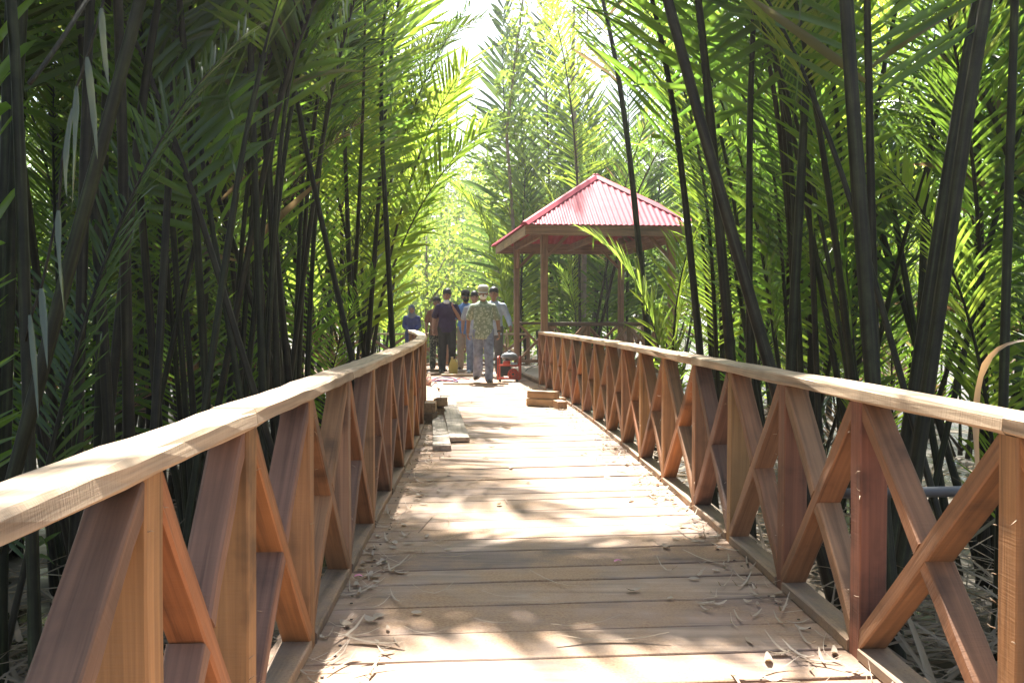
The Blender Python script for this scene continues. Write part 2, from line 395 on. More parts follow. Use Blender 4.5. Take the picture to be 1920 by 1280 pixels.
# ------------------------------------------------------------------ deck
def deck():
    rr = random.Random(5); mb = MB()
    def plank(ya, yb, fl, fr, s, z):
        g = rr.uniform(.005, .011); c = (fl(ya) + fr(ya)) / 2
        def P(Y, X): return (X, Y + s * (X - c))
        j1, j2 = rr.uniform(-.03, .02), rr.uniform(-.02, .03)
        lo_, hi_ = fl(ya) + j1, fr(ya) + j2
        n = 5; vs = []
        for k in range(n + 1):
            X = lo_ + (hi_ - lo_) * k / n
            wv = rr.uniform(-.0025, .0025)
            for Y in (ya + g + wv, yb - g + wv):
                x, y = P(Y, X)
                vs += [(x, y, z - .045), (x, y, z - .004 + rr.uniform(-.001, .001))]
            x, y = P(ya + g + .004, X); vs.append((x, y, z)); x, y = P(yb - g - .004, X); vs.append((x, y, z))
        fs = []
        for k in range(n):
            a = k * 6; b = a + 6
            # order: 0 low near,1 high near,2 low far,3 high far,4 top near,5 top far
            fs += [(a, b, b + 1, a + 1), (a + 1, b + 1, b + 4, a + 4), (a + 4, b + 4, b + 5, a + 5), (a + 5, b + 5, b + 3, a + 3), (a + 3, b + 3, b + 2, a + 2)]
        fs += [(0, 1, 4, 5, 3, 2), (n * 6 + 2, n * 6 + 3, n * 6 + 5, n * 6 + 4, n * 6 + 1, n * 6)]
        mb.add(vs, fs)
    Y = -1.2
    seams = []
    while Y < 18.4:
        wd = rr.choice([.2, .24, .27, .31, .36]) if Y < 9 else rr.choice([.2, .22, .25, .28])
        s = .05 + .021 * max(0, min(Y, 12) - 1.5)
        plank(Y, Y + wd, lambda y: XL(y) - .13, lambda y: XR(y) + .13, s, rr.uniform(-.004, .003))
        Y += wd
    while Y < 25.0:
        plank(Y, Y + .24, lambda y: -5.2, lambda y: .45, .02, rr.uniform(-.004, .003)); Y += .24
    o = mb.build('boardwalk', M_deck, None, smooth=False)
    tag(o, 'boardwalk of wide cross planks dusted with orange sawdust', 'boardwalk', kind='structure')
    nb = MB()
    for k in range(26):
        y = 1.5 + .33 * k + rr.uniform(-.05, .05)
        for x in (XL(y) + .06 + rr.uniform(-.02, .03), XR(y) - .07 + rr.uniform(-.03, .02)):
            for dy in (0, .11): nb.lathe([(.0065, .0005), (.0065, .0025), (.003, .0035)], (x + rr.uniform(-.01, .01), y + dy, .002), 8)
    nb.build('nail_heads', plain('rusty_nail', (.05, .03, .02), .6), o)
    # joists and stilts below
    for sx in (-1, 1):
        pts = [((XL(y) + .05 if sx < 0 else XR(y) - .05), y, -.12) for y in range(-1, 19, 3)]
        for p, q in zip(pts, pts[1:]): beam('joist', p, q, .1, .14, M_dark, o)
        for y in (.5, 3.2, 5.9, 8.6, 11.3, 14, 17):
            x = XL(y) - .02 if sx < 0 else XR(y) + .02
            beam('stilt', (x, y, GZ - .3), (x, y, -.05), .12, .12, M_dark, o, Vector((0, 1, 0)))
deck()

# ------------------------------------------------------------------ pavilion
def gazebo():
    O = Vector((.23, 17.5, 0)); ang = math.atan2(.115, .993)
    root = empty('pavilion', O, ang, 'open timber pavilion with a pink red corrugated hip roof beside the boardwalk', 'pavilion')
    W, D, ZE, ZR = 3.15, 5.4, 2.84, 3.90
    inv = root.matrix_basis
    def fin(o):   # children are written in the pavilion's own frame
        return o
    m, nt, N, L, B = mat('red_roof_sheet')
    tc = N.new('ShaderNodeTexCoord'); nz = N.new('ShaderNodeTexNoise'); nz.inputs['Scale'].default_value = 5; nz.inputs['Detail'].default_value = 6
    L.new(tc.outputs['Object'], nz.inputs['Vector'])
    r = ramp(N, [(.3, (.34, .028, .05)), (.7, (.46, .055, .085))]); L.new(nz.outputs['Fac'], r.inputs['Fac'])
    L.new(r.outputs['Color'], B.inputs['Base Color']); B.inputs['Roughness'].default_value = .46; B.inputs['Specular IOR Level'].default_value = .12; B.inputs['Coat Weight'].default_value = .05; B.inputs['Coat Roughness'].default_value = .22
    hip = W / 2
    def sheet(c00, c10, apex0, apex1, ncor):
        """corrugated face: eave c00->c10, top edge apex0->apex1, ribs run up the slope"""
        mb = MB(); c00, c10, a0, a1 = map(Vector, (c00, c10, apex0, apex1))
        nr = (c10 - c00).cross((a0 + a1) / 2 - c00).normalized()
        e = (c10 - c00); Lw = e.length; e = e.normalized()
        up = nr.cross(e).normalized()
        hgt = (a0 - c00).dot(up); x0 = (a0 - c00).dot(e); x1 = (a1 - c00).dot(e)
        per = ncor * 4; vs = []
        for i in range(per + 1):
            x = Lw * i / per
            ph = i % 4
            h = .014 if ph in (1, 2) else 0
            if x < x0: t = x / x0
            elif x > x1: t = (Lw - x) / max(1e-6, (Lw - x1))
            else: t = 1
            t = max(t, .004)
            for v in (0, t):
                vs.append(c00 + e * x + up * (hgt * v) + nr * h - (up * .03 if v == 0 else Vector()))
        n = len(vs); vs2 = [p - nr * .004 for p in vs]
        fs = [(2 * i, 2 * i + 2, 2 * i + 3, 2 * i + 1) for i in range(per)]
        mb.add(vs, fs)
        return mb
    A0, A1 = (W / 2, hip, ZR), (W / 2, D - hip, ZR)
    mb = MB()
    for s in (sheet((0, 0, ZE), (W, 0, ZE), A0, A0, 32), sheet((W, D, ZE), (0, D, ZE), A1, A1, 32),
              sheet((0, D, ZE), (0, 0, ZE), A1, A0, 54), sheet((W, 0, ZE), (W, D, ZE), A0, A1, 54)):
        mb.add(s.v, s.f)
    roof = mb.build('roof', m, root, smooth=False)
    for a, b in (((0, 0, ZE), A0), ((W, 0, ZE), A0), ((0, D, ZE), A1), ((W, D, ZE), A1), (A0, A1)):
        c = MB(); a, b = Vector(a), Vector(b); d = (b - a).normalized(); sd = Vector((d.y, -d.x, 0)).normalized()
        a = a - d * .04; b = b + d * .03; u = Vector((0, 0, .045))
        vs = []
        for p in (a, b): vs += [p + sd * .10 - u * .35, p + sd * .03 + u, p - sd * .03 + u, p - sd * .10 - u * .35]
        c.add(vs, [(0, 1, 5, 4), (1, 2, 6, 5), (2, 3, 7, 6), (0, 4, 7, 3), (0, 3, 2, 1), (4, 5, 6, 7)])
        c.build('ridge_cap', m, roof, smooth=False)
    # timber frame; beam() works in world axes, so build at the origin and then hang under the root
    def hang(o):
        mw = o.matrix_world.copy(); o.parent = root; o.matrix_parent_inverse.identity(); o.matrix_basis = mw; return o
    def tb(name, p0, p1, wd, dp, m_, up=Vector((0, 0, 1))): return hang(beam(name, p0, p1, wd, dp, m_, None, up))
    z0 = ZE - .11
    for p0, p1 in (((.02, .03, z0), (W - .02, .03, z0)), ((.02, D - .03, z0), (W - .02, D - .03, z0)), ((.03, .05, z0), (.03, D - .05, z0)), ((W - .03, .05, z0), (W - .03, D - .05, z0))):
        tb('fascia', p0, p1, .03, .17, M_gaz)
    ins = .40; px = [(ins, ins), (W - ins, ins), (ins, D - .85), (W - ins, D - .85)]
    for x, y in px:
        tb('post', (x, y, GZ - .2), (x, y, ZE + .12), .12, .12, M_gaz, Vector((0, 1, 0)))
    zt = ZE - .10
    for (x0, y0), (x1, y1) in ((px[0], px[1]), (px[2], px[3]), (px[0], px[2]), (px[1], px[3])):
        tb('plate', (x0, y0, zt), (x1, y1, zt), .07, .15, M_gaz)
        d = Vector((x1 - x0, y1 - y0, 0)).normalized()
        for P, s in (((x0, y0), 1), ((x1, y1), -1)):
            q = Vector((*P, 0))
            tb('knee_brace', q + d * s * .05 + Vector((0, 0, zt - .45)), q + d * s * .42 + Vector((0, 0, zt - .07)), .05, .06, M_gaz)
    # rafters under the sheets
    for k in range(9):
        y = .3 + k * (D - .6) / 8
        yy = min(max(y, 0), D); tr = min(1, min(yy, D - yy) / hip)
        for s in (0, 1):
            x0 = .06 if s == 0 else W - .06; xt = (W / 2) * tr if s == 0 else W - (W / 2) * tr
            tb('rafter', (x0, y, ZE - .05), (xt, y, ZE - .05 + (ZR - ZE) * tr), .045, .07, M_dark)
    tb('ceiling_beam', (W / 2, ins, zt - .01), (W / 2, D - .85, zt - .01), .07, .13, M_gaz)
    # floor, seat rail round three sides
    fl = MB(); n = 24
    for k in range(n):
        y = .2 + k * (D - .9) / n; fl.box((W / 2, y + (D - .9) / n / 2, .10), (W - .45, (D - .9) / n - .01, .04))
    fl.build('floor', M_grey, root, smooth=False)
    for x in (.30, W - .30): tb('floor_joist', (x, .22, .01), (x, D - .75, .01), .06, .13, M_dark)
    zr = 1.06
    def side_rail(a, b, n_):
        a, b = Vector((*a, 0)), Vector((*b, 0)); d = (b - a).normalized()
        up = Vector((0, 0, zr)); tb('top_rail', a + up, b + up, .12, .05, M_dark)
        tb('middle_rail', a + Vector((0, 0, .22)), b + Vector((0, 0, .22)), .05, .07, M_gaz)
        st = (b - a).length / n_
        for k in range(n_):
            p = a + d * st * k; q = a + d * st * (k + 1)
            tb('brace', p + Vector((0, 0, .25)), q + Vector((0, 0, zr - .03)), .06, .05, M_gaz)
            tb('brace', p + Vector((0, 0, zr - .03)), q + Vector((0, 0, .25)), .055, .048, M_gaz)
            if k: tb('baluster', p + Vector((0, 0, .12)), p + Vector((0, 0, zr - .025)), .07, .07, M_gaz, d)
    side_rail((px[2][0] + .06, px[2][1]), (px[3][0] - .06, px[3][1]), 3)
    side_rail((px[1][0], px[1][1] + .06), (px[3][0], px[3][1] - .06), 4)
    side_rail((px[0][0] + .06, px[0][1]), (px[1][0] - .06, px[1][1]), 3)
gazebo()
# short rail stub with a cap beyond the pavilion steps
def stub():
    p = at(969, 690, 23.2); root = empty('railing_end', (p.x, p.y, 0), 0, 'short thick end post with a cap, left of the pavilion steps', 'post')
    for o in (beam('post', (p.x, p.y, -.1), (p.x, p.y, 1.04), .10, .10, M_gaz, None, Vector((0, 1, 0))), beam('post_cap', (p.x - .12, p.y, 1.066), (p.x + .12, p.y, 1.066), .14, .05, M_rail, None)):
        mw = o.matrix_world.copy(); mw.translation -= Vector((p.x, p.y, 0)); o.parent = root; o.matrix_basis = mw
stub()

# ------------------------------------------------------------------ nipa palms
def frond_meshes(seed, L, pet, r0, bend, leaf, npair, wid=.052, ragged=.06, bexp=1.7, straight=.3, lift=.35):
    rr = random.Random(seed); n = 26; P = [Vector((0, 0, 0))]; T = []
    side = rr.uniform(-.12, .12)
    for i in range(n + 1):
        s = i / n; th = bend * max(0, (s - straight) / (1 - straight)) ** bexp
        t = Vector((math.sin(th), side * s * s, math.cos(th))).normalized(); T.append(t)
        if i < n: P.append(P[-1] + t * (L / n))
    def pos(s):
        k = min(int(s * n), n - 1); f = s * n - k; return P[k].lerp(P[k + 1], f), T[k].lerp(T[min(k + 1, n)], f).normalized()
    st = MB()
    def rad(s): return r0 * (1 + .7 * max(0, 1 - s / .09)) * (1.18 - .75 * s) if s < pet else r0 * max(.07, (1.18 - .75 * pet) * (1 - (s - pet) / (1 - pet)) ** .8)
    st.tube(P, [rad(i / n) * rr.uniform(.95, 1.06) for i in range(n + 1)], 8, flat=.8)
    lf = MB()
    for i in range(npair):
        s = pet + (1 - pet) * (i + .5) / npair * .995
        u = (s - pet) / (1 - pet)
        for sg in (-1, 1):
            if rr.random() < ragged: continue
            p, t = pos(min(.998, s + rr.uniform(-.3, .3) * (1 - pet) / npair))
            B = Vector((0, 1, 0)); B = (B - t * B.dot(t)).normalized(); Nn = t.cross(B) * -1   # upper face
            Nn = B.cross(t).normalized() * -1
            a = R(62 - 34 * u + rr.uniform(-6, 6)); v = lift + rr.uniform(-.14, .14)
            d = (t * math.cos(a) + (B * sg * math.cos(v) + Nn * math.sin(v)) * math.sin(a)).normalized()
            ll = leaf * (.62 + .55 * math.sin(math.pi * min(1, .12 + u * .95)) ** .8) * (1 - .35 * u) * rr.uniform(.8, 1.08)
            w_ = wid * rr.uniform(.75, 1.15) * (1 - .35 * u)
            Wd = t - d * t.dot(d); Wd = Wd.normalized(); bn = d.cross(Wd).normalized()
            tw = rr.uniform(-.5, .5); Wd = (Wd * math.cos(tw) + bn * math.sin(tw)).normalized(); bn = d.cross(Wd).normalized()
            dro = rr.choice((.04, .1, .16, .32)) * rr.uniform(.5, 1.2) * ll; k_br = rr.random() < .12
            q = p + B * sg * rad(s) * .7; vs = []
            cur = q.copy(); dd = d.copy()
            for j, (f, ww) in enumerate(((0, .45), (.22, .95), (.48, 1), (.75, .75), (1, .04))):
                cur = q + d * (ll * f) + Vector((0, 0, -dro * f * f))
                if k_br and f > .4: cur = q + d * (ll * .44) + Vector((0, 0, -ll * (f - .4) * .9 - dro * .2)) + d * (f - .4) * ll * .15
                hw = w_ * ww / 2
                vs += [cur + Wd * hw, cur - bn * (hw * .45), cur - Wd * hw]
            fs = []
            for j in range(4):
                a_ = j * 3; fs += [(a_, a_ + 1, a_ + 4, a_ + 3), (a_ + 1, a_ + 2, a_ + 5, a_ + 4)]
            lf.add(vs, fs)
    return st, lf, P

rp = random.Random(77)
SPEC = [  # L, petiole share, base radius, bend, leaflet length, pairs
  (7.6, .34, .050, .95, 1.05, 58), (6.8, .30, .045, .75, 1.0, 54), (8.4, .38, .055, 1.15, 1.1, 60), (5.6, .26, .038, .85, .95, 48),
    (4.4, .22, .030, 1.0, .85, 42), (6.2, .28, .042, 1.35, 1.0, 52), (7.2, .42, .048, .6, 1.0, 48), (5.0, .20, .034, .65, .95, 48), (3.4, .18, .024, .9, .75, 36),
  (8.8, .50, .046, 1.0, 1.15, 60), (9.4, .48, .050, 1.25, 1.2, 62), (8.0, .55, .042, .85, 1.1, 52), (9.0, .44, .048, 1.5, 1.15, 62)]
LIB = []; SMP = []
for k, (L_, pe, r0, be, le, npr) in enumerate(SPEC):
    st, lf, P = frond_meshes(100 + k, L_, pe, r0 * .68, be, le * (.72 if k < 9 else .9), int(npr * (1.7 if k < 9 else 1.4)), .033 if k < 9 else .040)
    sm = st.mesh('frond_stalk'); sm.materials.append(M_stalk)
    row = []
    for M_ in (M_leaf, M_leafb, M_leafy, M_leafd, M_deadf):
        lm = lf.mesh('frond_leaflets'); lm.materials.append(M_); row.append(lm)
    LIB.append((sm, row, P, L_)); SMP.append([Vector(v) for v in lf.v[::17]])

def hang_frond(root, sm, lm, M):
    """M = matrix of the frond in the palm's own frame"""
    a = bpy.data.objects.new('frond', sm); COL.objects.link(a); a.parent = root; a.matrix_basis = M
    b = bpy.data.objects.new('leaflets', lm); COL.objects.link(b); b.parent = a
    return a

def orient(d, roll):
    """matrix taking local Z to d, then the bend (+X) to heading roll about it"""
    q = Vector((0, 0, 1)).rotation_difference(d)
    return (q.to_matrix() @ Matrix.Rotation(roll, 3, 'Z')).to_4x4()

SX, SY = sv.x / sv.z, sv.y / sv.z
def shades(Pw):
    """would it keep the sun off the parts of the deck the photo shows in full sun"""
    n = m = 0
    for p in Pw:
        if p.z < 1: continue
        x, y = p.x - SX * p.z, p.y - SY * p.z
        if .8 < y < 3.5 and XL(y) - .25 < x < XR(y): n += 1
        elif 6.2 < y < 17 and XL(y) - .15 < x < XR(y) + .2: m += 1
        elif 17 <= y < 24 and -3 < x < .6: m += 1
    return n > 3 or (m > 6 and rp.random() < .85)
def blocked(Pw):
    """does a frond run through the walkway, the landing, the pavilion or the open view past the landing"""
    for i in range(1, len(Pw), 2):
        p = Pw[i]
        if p.y < 19 and XL(p.y) - .35 < p.x < XR(p.y) + .35 and p.z < 2.9: return True
        if 17 < p.y < 25 and -4.2 < p.x < .4 and p.z < 2.9: return True
        if 17.2 < p.y < 23.2 and .0 < p.x < 3.4 and p.z < 4.2: return True
        if (p - Vector((0, 0, H))).length < 1.6: return True
        if p.y > 3:
            sx = 960 + p.x / p.y * F; sy = HY - (p.z - H) / p.y * F
            if 800 < sx < 925 and -40 < sy < 640 and i < 22: return True
            if p.y < 17 and 930 < sx < 1290 and 300 < sy < 640: return True
            if 930 < sx < 1090 and sy < 330 and p.y < 15: return True
    return False

TALL = (0, 2, 9, 10, 11, 12)
def fill_palm(x, y, n, zone, size=1.0, tall=.5, mix=(.5, .7, .9)):
    root = empty('nipa_palm', (x, y, GZ + .02), 0, zone[0], 'palm', zone[1])
    made = 0; tries = 0; a0 = rp.uniform(0, 6.28)
    while made < n and tries < n * 6:
        tries += 1
        k = rp.choice((9, 10, 11, 12) if tall > .8 else TALL) if rp.random() < tall else rp.randrange(9); sm, row, P, L_ = LIB[k]
        az = a0 + made * 2.4 + rp.uniform(-.5, .5); lean = R(rp.uniform(2, 19)) * (1.3 if L_ < 5 else 1)
        d = Vector((math.cos(az) * math.sin(lean), math.sin(az) * math.sin(lean), math.cos(lean)))
        M = orient(d, az + rp.uniform(-.5, .5))
        s = size * rp.uniform(.88, 1.1)
        M = Matrix.Translation(Vector((math.cos(az), math.sin(az), 0)) * rp.uniform(.05, .28)) @ M @ Matrix.Scale(s, 4)
        Pw = [root.location + (M @ p) for p in P]
        if blocked(Pw) or shades([root.location + (M @ p) for p in SMP[k]]): continue
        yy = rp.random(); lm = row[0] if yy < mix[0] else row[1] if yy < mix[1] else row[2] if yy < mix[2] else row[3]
        hang_frond(root, sm, lm, M); made += 1
    if made and rp.random() < .4 and math.hypot(x, y) > 8.5:
        for _ in range(rp.randint(1, 2)):
            k = rp.choice((3, 4, 7, 8)); sm, row, P, L_ = LIB[k]; az = rp.uniform(0, 6.28); lean = R(rp.uniform(40, 68))
            d = Vector((math.cos(az) * math.sin(lean), math.sin(az) * math.sin(lean), math.cos(lean)))
            M = Matrix.Translation((0, 0, .1)) @ orient(d, az) @ Matrix.Scale(.8, 4)
            if not blocked([root.location + (M @ p) for p in P]): hang_frond(root, sm, row[4], M)['label'] = 'dead brown frond hanging low'
    if not made: bpy.data.objects.remove(root)
    return root

# the stalks one can tell apart: (x at row 650, x at row 0, distance, radius, length, petiole share, bend, bend heading)
def front_palm(label, fr, mat_=None, leaf=1.1, wid=.055, lift=.35, npair=56, straight=.3):
    xs = []
    base = None; root = None
    for (xb, xt, Y, r, L_, pe, be, hd) in fr:
        p0, p1 = at(xb, 650, Y), at(xt, 0, Y + rp.uniform(-.1, .15))
        d = (p1 - p0).normalized(); b = p0 - d * ((p0.z - GZ) / d.z)
        if root is None:
            root = empty('nipa_palm', (b.x, b.y, GZ), 0, label, 'palm', 'nipa palms in the front rows beside the boardwalk')
            base = Vector((b.x, b.y, GZ))
        st, lf, P = frond_meshes(rp.randrange(10 ** 6), L_, pe, r * .84, be, leaf, npair, wid, lift=lift, straight=straight)
        sm = st.mesh('frond_stalk'); sm.materials.append(M_stalk)
        lm = lf.mesh('frond_leaflets'); lm.materials.append(mat_ or M_leaf)
        h = R(hd); want = Vector((math.cos(h), math.sin(h), 0))
        q = Vector((0, 0, 1)).rotation_difference(d).to_matrix()
        loc = q.transposed() @ want; roll = math.atan2(loc.y, loc.x)
        M = Matrix.Translation(b - base) @ orient(d, roll)
        hang_frond(root, sm, lm, M)
    return root

# right of the boardwalk (heading: 0 = right, 90 = away, 180 = towards the path)
front_palm('palm whose long dark stalk leans from beside the red roof down to the right railing', [(1432, 1240, 6.0, .044, 10, .8, .6, 70), (1405, 1395, 7.6, .034, 8, .45, .8, 60)])
front_palm('palm with two upright dark stalks just right of the pavilion roof', [(1312, 1250, 8.2, .040, 8, .42, .9, 120), (1368, 1305, 7.6, .050, 8.4, .45, .9, 100)])
front_palm('palm with one straight dark stalk just left of the thickest grey green stalk', [(1485, 1517, 6.8, .040, 8.4, .5, .7, 60), (1478, 1440, 9, .024, 6.5, .3, .8, 110)])
front_palm('palm with the thickest grey green stalk behind the right railing', [(1632, 1578, 5.0, .052, 8.6, .55, .9, 40), (1640, 1612, 6.2, .034, 8, .42, .8, 80), (1600, 1530, 8.0, .02, 6, .3, .9, 140)])
front_palm('palm with a pair of thick dark stalks leaning right behind the near right railing', [(1752, 1842, 5.2, .048, 8.4, .55, 1., 20), (1725, 1815, 5.9, .042, 8, .5, .9, 60)])
front_palm('palm with thin stalks leaning right beyond the thick dark pair', [(1810, 1945, 7.0, .028, 7, .4, .9, 30), (1790, 1985, 8.2, .026, 7, .35, .9, 40), (1880, 1900, 9.5, .04, 7, .35, .8, 90)])
front_palm('palm with a slim dark stalk crossing in front of the red roof', [(1216, 1148, 12.5, .055, 9, .55, .8, 120)])
front_palm('lower palm with yellowing leaflets between the pavilion and the right railing', [(1262, 1262, 11.0, .028, 3.7, .25, .8, 20), (1240, 1190, 11.2, .020, 3.3, .3, 1.0, 170)], M_leafy, .8, .04)
# left of the boardwalk
front_palm('palm with a straight black stalk nearest the left edge of the view', [(50, 40, 4.2, .032, 8, .6, 1.2, 160), (-60, -20, 4.0, .03, 7, .3, 1, 0)])
front_palm('palm with a strongly leaning brown black stalk above the near left railing', [(88, 266, 4.0, .036, 9, .78, 1.2, 150), (150, 175, 5.2, .035, 7.5, .5, .9, 100)])
front_palm('palm with a dark stalk leaning right behind the near left railing', [(218, 292, 6.2, .040, 8, .5, .9, 60), (285, 240, 7.2, .036, 7.4, .4, 1.1, 120)])
front_palm('palm with a bundle of stalks leaning left behind the left railing', [(450, 255, 6.6, .030, 7, .42, .9, 150), (435, 330, 7.0, .028, 7, .38, .8, 60), (500, 300, 8.5, .03, 7, .36, .8, 110)])
front_palm('palm with two upright parallel black stalks behind the middle of the left railing', [(490, 474, 7.2, .036, 8.4, .5, .9, 80), (518, 503, 8.0, .034, 8, .45, .8, 120)])
front_palm('palm whose two stalks cross in a V above the left railing', [(655, 515, 8.2, .036, 8.6, .48, .8, 30), (552, 640, 8.8, .034, 8.6, .46, .9, 10)])
front_palm('palm with a slim black stalk rising beside the far end of the left railing', [(736, 706, 12.2, .045, 8.8, .46, 1.2, -40), (690, 738, 12.6, .04, 9, .42, 1.0, -60), (660, 640, 12.0, .04, 8.6, .4, 1.0, -50)], M_leafy, 1.5, .06, straight=.4, npair=70)
front_palm('palm with pale yellow green fronds spreading low beside the far end of the left railing', [(700, 815, 13.6, .032, 5.8, .50, .9, -50), (690, 870, 13.8, .028, 5.2, .52, .8, -30), (680, 600, 13.0, .035, 6, .3, .9, -120)], M_leafy, 1.1, .05, npair=64)
# beyond the landing and behind the pavilion
front_palm('palm with a tall upright bluish frond in the sky gap behind the landing', [(985, 925, 27, .06, 11, .18, .45, 60), (1010, 960, 29, .06, 11, .15, .4, 90), (1035, 1030, 27, .06, 10.5, .2, .5, 80)], M_leafb, 1.9, .13, npair=60)
front_palm('palm with fan like yellow fronds arching over the landing from the left', [(725, 800, 25.5, .05, 8.2, .2, .9, -40), (680, 800, 26, .05, 9.0, .2, 1.0, -30), (640, 720, 25.5, .05, 9, .2, .8, -60)], M_leafy, 1.9, .10, npair=70)
front_palm('palm with fronds rising left of the pavilion behind the standing men', [(950, 905, 26, .04, 6, .2, .9, 170), (965, 880, 27, .04, 6.4, .2, .9, 175), (975, 985, 26, .045, 7.2, .2, .7, 90)], M_leafy, 1.4, .10)
front_palm('palm with slender stalks seen through the open pavilion', [(1085, 1050, 25.5, .04, 8, .15, .8, 60), (1140, 1130, 25, .04, 7, .12, .8, 110), (1062, 1010, 26, .035, 6, .12, 1, 150)], None, 1.3, .08)

# fronds added out of view over the walkway to dapple the near deck
front_palm('added palm shading the boardwalk from behind the left railing', [(430, 560, 7.4, .036, 9, .45, 1.9, 0), (380, 420, 8.4, .036, 8.6, .45, 1.9, 0), (470, 540, 8.0, .034, 8.8, .42, 1.7, 10), (400, 500, 7.8, .034, 8.2, .42, 1.8, -15)], None, 1.25, .085, npair=74)
front_palm('added palm shading the boardwalk from behind the right railing', [(1560, 1440, 7.9, .036, 9, .48, 1.8, 180), (1500, 1470, 8.2, .034, 8.6, .5, 1.9, 190), (1590, 1560, 8.2, .034, 9, .45, 1.8, 170), (1530, 1500, 7.9, .034, 8.4, .45, 2.0, 185)], None, 1.25, .085, npair=74)
front_palm('palm with feathery fronds rising right behind the peak of the red roof', [(1120, 1105, 26, .05, 9, .2, .6, 90), (1175, 1180, 25.5, .05, 9.4, .2, .7, 100), (1215, 1260, 26, .05, 9, .2, .7, 80), (1150, 1060, 27, .05, 8.6, .2, .7, 120)], M_leafb, 1.8, .10, npair=66)
zones = {
    'L0': ('palm of dense dark stalks in the shade close behind the left railing', 'palms close behind the left railing'),
    'L1': ('palm in the dark thicket further back left of the boardwalk', 'palms further back on the left'),
    'R0': ('sunlit palm standing among the stalks close behind the right railing', 'palms close behind the right railing'),
    'R1': ('bright green palm further back in the grove on the right', 'palms further back on the right'),
    'B0': ('palm at the back of the grove behind the pavilion', 'palms behind the pavilion'),
    'B1': ('palm in the row beyond the landing on the left', 'palms beyond the landing on the left')}
def scatter(zone, n, xa, xb, ya, yb, fr, gap, ok=lambda x, y: True, tall=.5, mix=(.5, .7, .9), sz=(.85, 1.1)):
    pts = []; t = 0
    while len(pts) < n and t < 4000:
        t += 1; x, y = rp.uniform(xa, xb), rp.uniform(ya, yb)
        if not ok(x, y) or any((x - a) ** 2 + (y - b) ** 2 < gap * gap for a, b in pts): continue
        pts.append((x, y)); fill_palm(x, y, rp.randint(*fr), zones[zone], rp.uniform(*sz), tall, mix)
DK = (.40, .56, .68)  # larger share of shade-coloured leaflets for the left front row
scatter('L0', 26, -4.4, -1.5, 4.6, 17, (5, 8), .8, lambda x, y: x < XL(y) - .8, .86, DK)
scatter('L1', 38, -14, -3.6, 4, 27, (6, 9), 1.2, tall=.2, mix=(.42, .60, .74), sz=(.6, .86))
scatter('R0', 19, 2.2, 4.8, 4.8, 16, (4, 7), .85, lambda x, y: x > XR(y) + 1.0, .45, (.45, .62, 1.), sz=(.8, .98))
scatter('R1', 28, 4.4, 15, 6.5, 27, (5, 7), 1.4, tall=.12, mix=(.38, .55, 1.), sz=(.62, .85))
scatter('B0', 12, -.2, 8, 24, 33, (6, 8), 1.4, lambda x, y: not (y < 25 and x < 1))
scatter('B1', 12, -13, -3.4, 22, 34, (6, 8), 1.4, lambda x, y: not (x > -4.6 and y < 26.5))

# ------------------------------------------------------------------ leafy trees
def crown_mesh(name, seed, blobs, nleaf, ls, m, droop=.3):
    rr = random.Random(seed); mb = MB()
    tot = sum(b[1] ** 2 for b in blobs)
    for (c, r, fl) in blobs:
        c = Vector(c)
        for _ in range(int(nleaf * r * r / tot)):
            while True:
                v = Vector((rr.uniform(-1, 1), rr.uniform(-1, 1), rr.uniform(-1, 1)))
                if .05 < v.length < 1: break
            v = v.normalized() * (v.length ** .45)
            if mnoise.noise((v * 2.3 + c)) < -.12: continue
            p = c + Vector((v.x * r, v.y * r, v.z * r * fl))
            n = Vector((rr.uniform(-1, 1), rr.uniform(-1, 1), rr.uniform(-.2, 1.2))).normalized()
            a = Vector((rr.uniform(-1, 1), rr.uniform(-1, 1), rr.uniform(-1, .4) * droop)); a = (a - n * a.dot(n)).normalized(); b = n.cross(a)
            l = ls * rr.uniform(.7, 1.3); w_ = l * .48
            mb.add([p, p + a * l * .5 + b * w_ * .5 - n * l * .06, p + a * l - n * l * .12, p + a * l * .5 - b * w_ * .5 - n * l * .06], [(0, 1, 2, 3)])
    me = mb.mesh(name); me.materials.append(m); return me

def tree(loc, h, blobs_seed, rc, nl, ls, label, group, m, trunk=.14, lean=(0, 0), low=.35, nb=9):
    rr = random.Random(blobs_seed)
    root = empty('leafy_tree', loc, 0, label, 'tree', group)
    blobs = []; tops = []
    for k in range(nb):
        a = k * 2.4 + rr.uniform(-.4, .4); q = rr.uniform(.15, 1) ** .6
        z = h * rr.uniform(low, .95); wr = rc * (1 - abs(z / h - .6) * 1.1)
        c = (math.cos(a) * wr * q * .75 + lean[0] * z / h, math.sin(a) * wr * q * .75 + lean[1] * z / h, z)
        blobs.append((c, rc * rr.uniform(.30, .52), rr.uniform(.6, .95))); tops.append(c)
    t = MB(); pts = [Vector((lean[0] * k / 6 + rr.uniform(-.06, .06) * h * .1, lean[1] * k / 6 + rr.uniform(-.06, .06) * h * .1, h * .88 * k / 6)) for k in range(7)]
    pts[0] = Vector((0, 0, -.3))
    t.tube(pts, [trunk * (1 - .8 * k / 6) for k in range(7)], 9)
    for c in tops:
        c = Vector(c); k = max(1, min(5, int(c.z / h * 5))); p = pts[k]
        t.tube([p, p.lerp(c, .5) + Vector((0, 0, -.04 * h)), c], [trunk * .42, trunk * .26, trunk * .08], 6)
    t.build('trunk', M_bark, root)
    cm = crown_mesh('crown', blobs_seed, blobs, nl, ls, m, 1); o = link('crown', cm, root)
    return root
TG = 'bright leafy trees in the clearing past the landing'
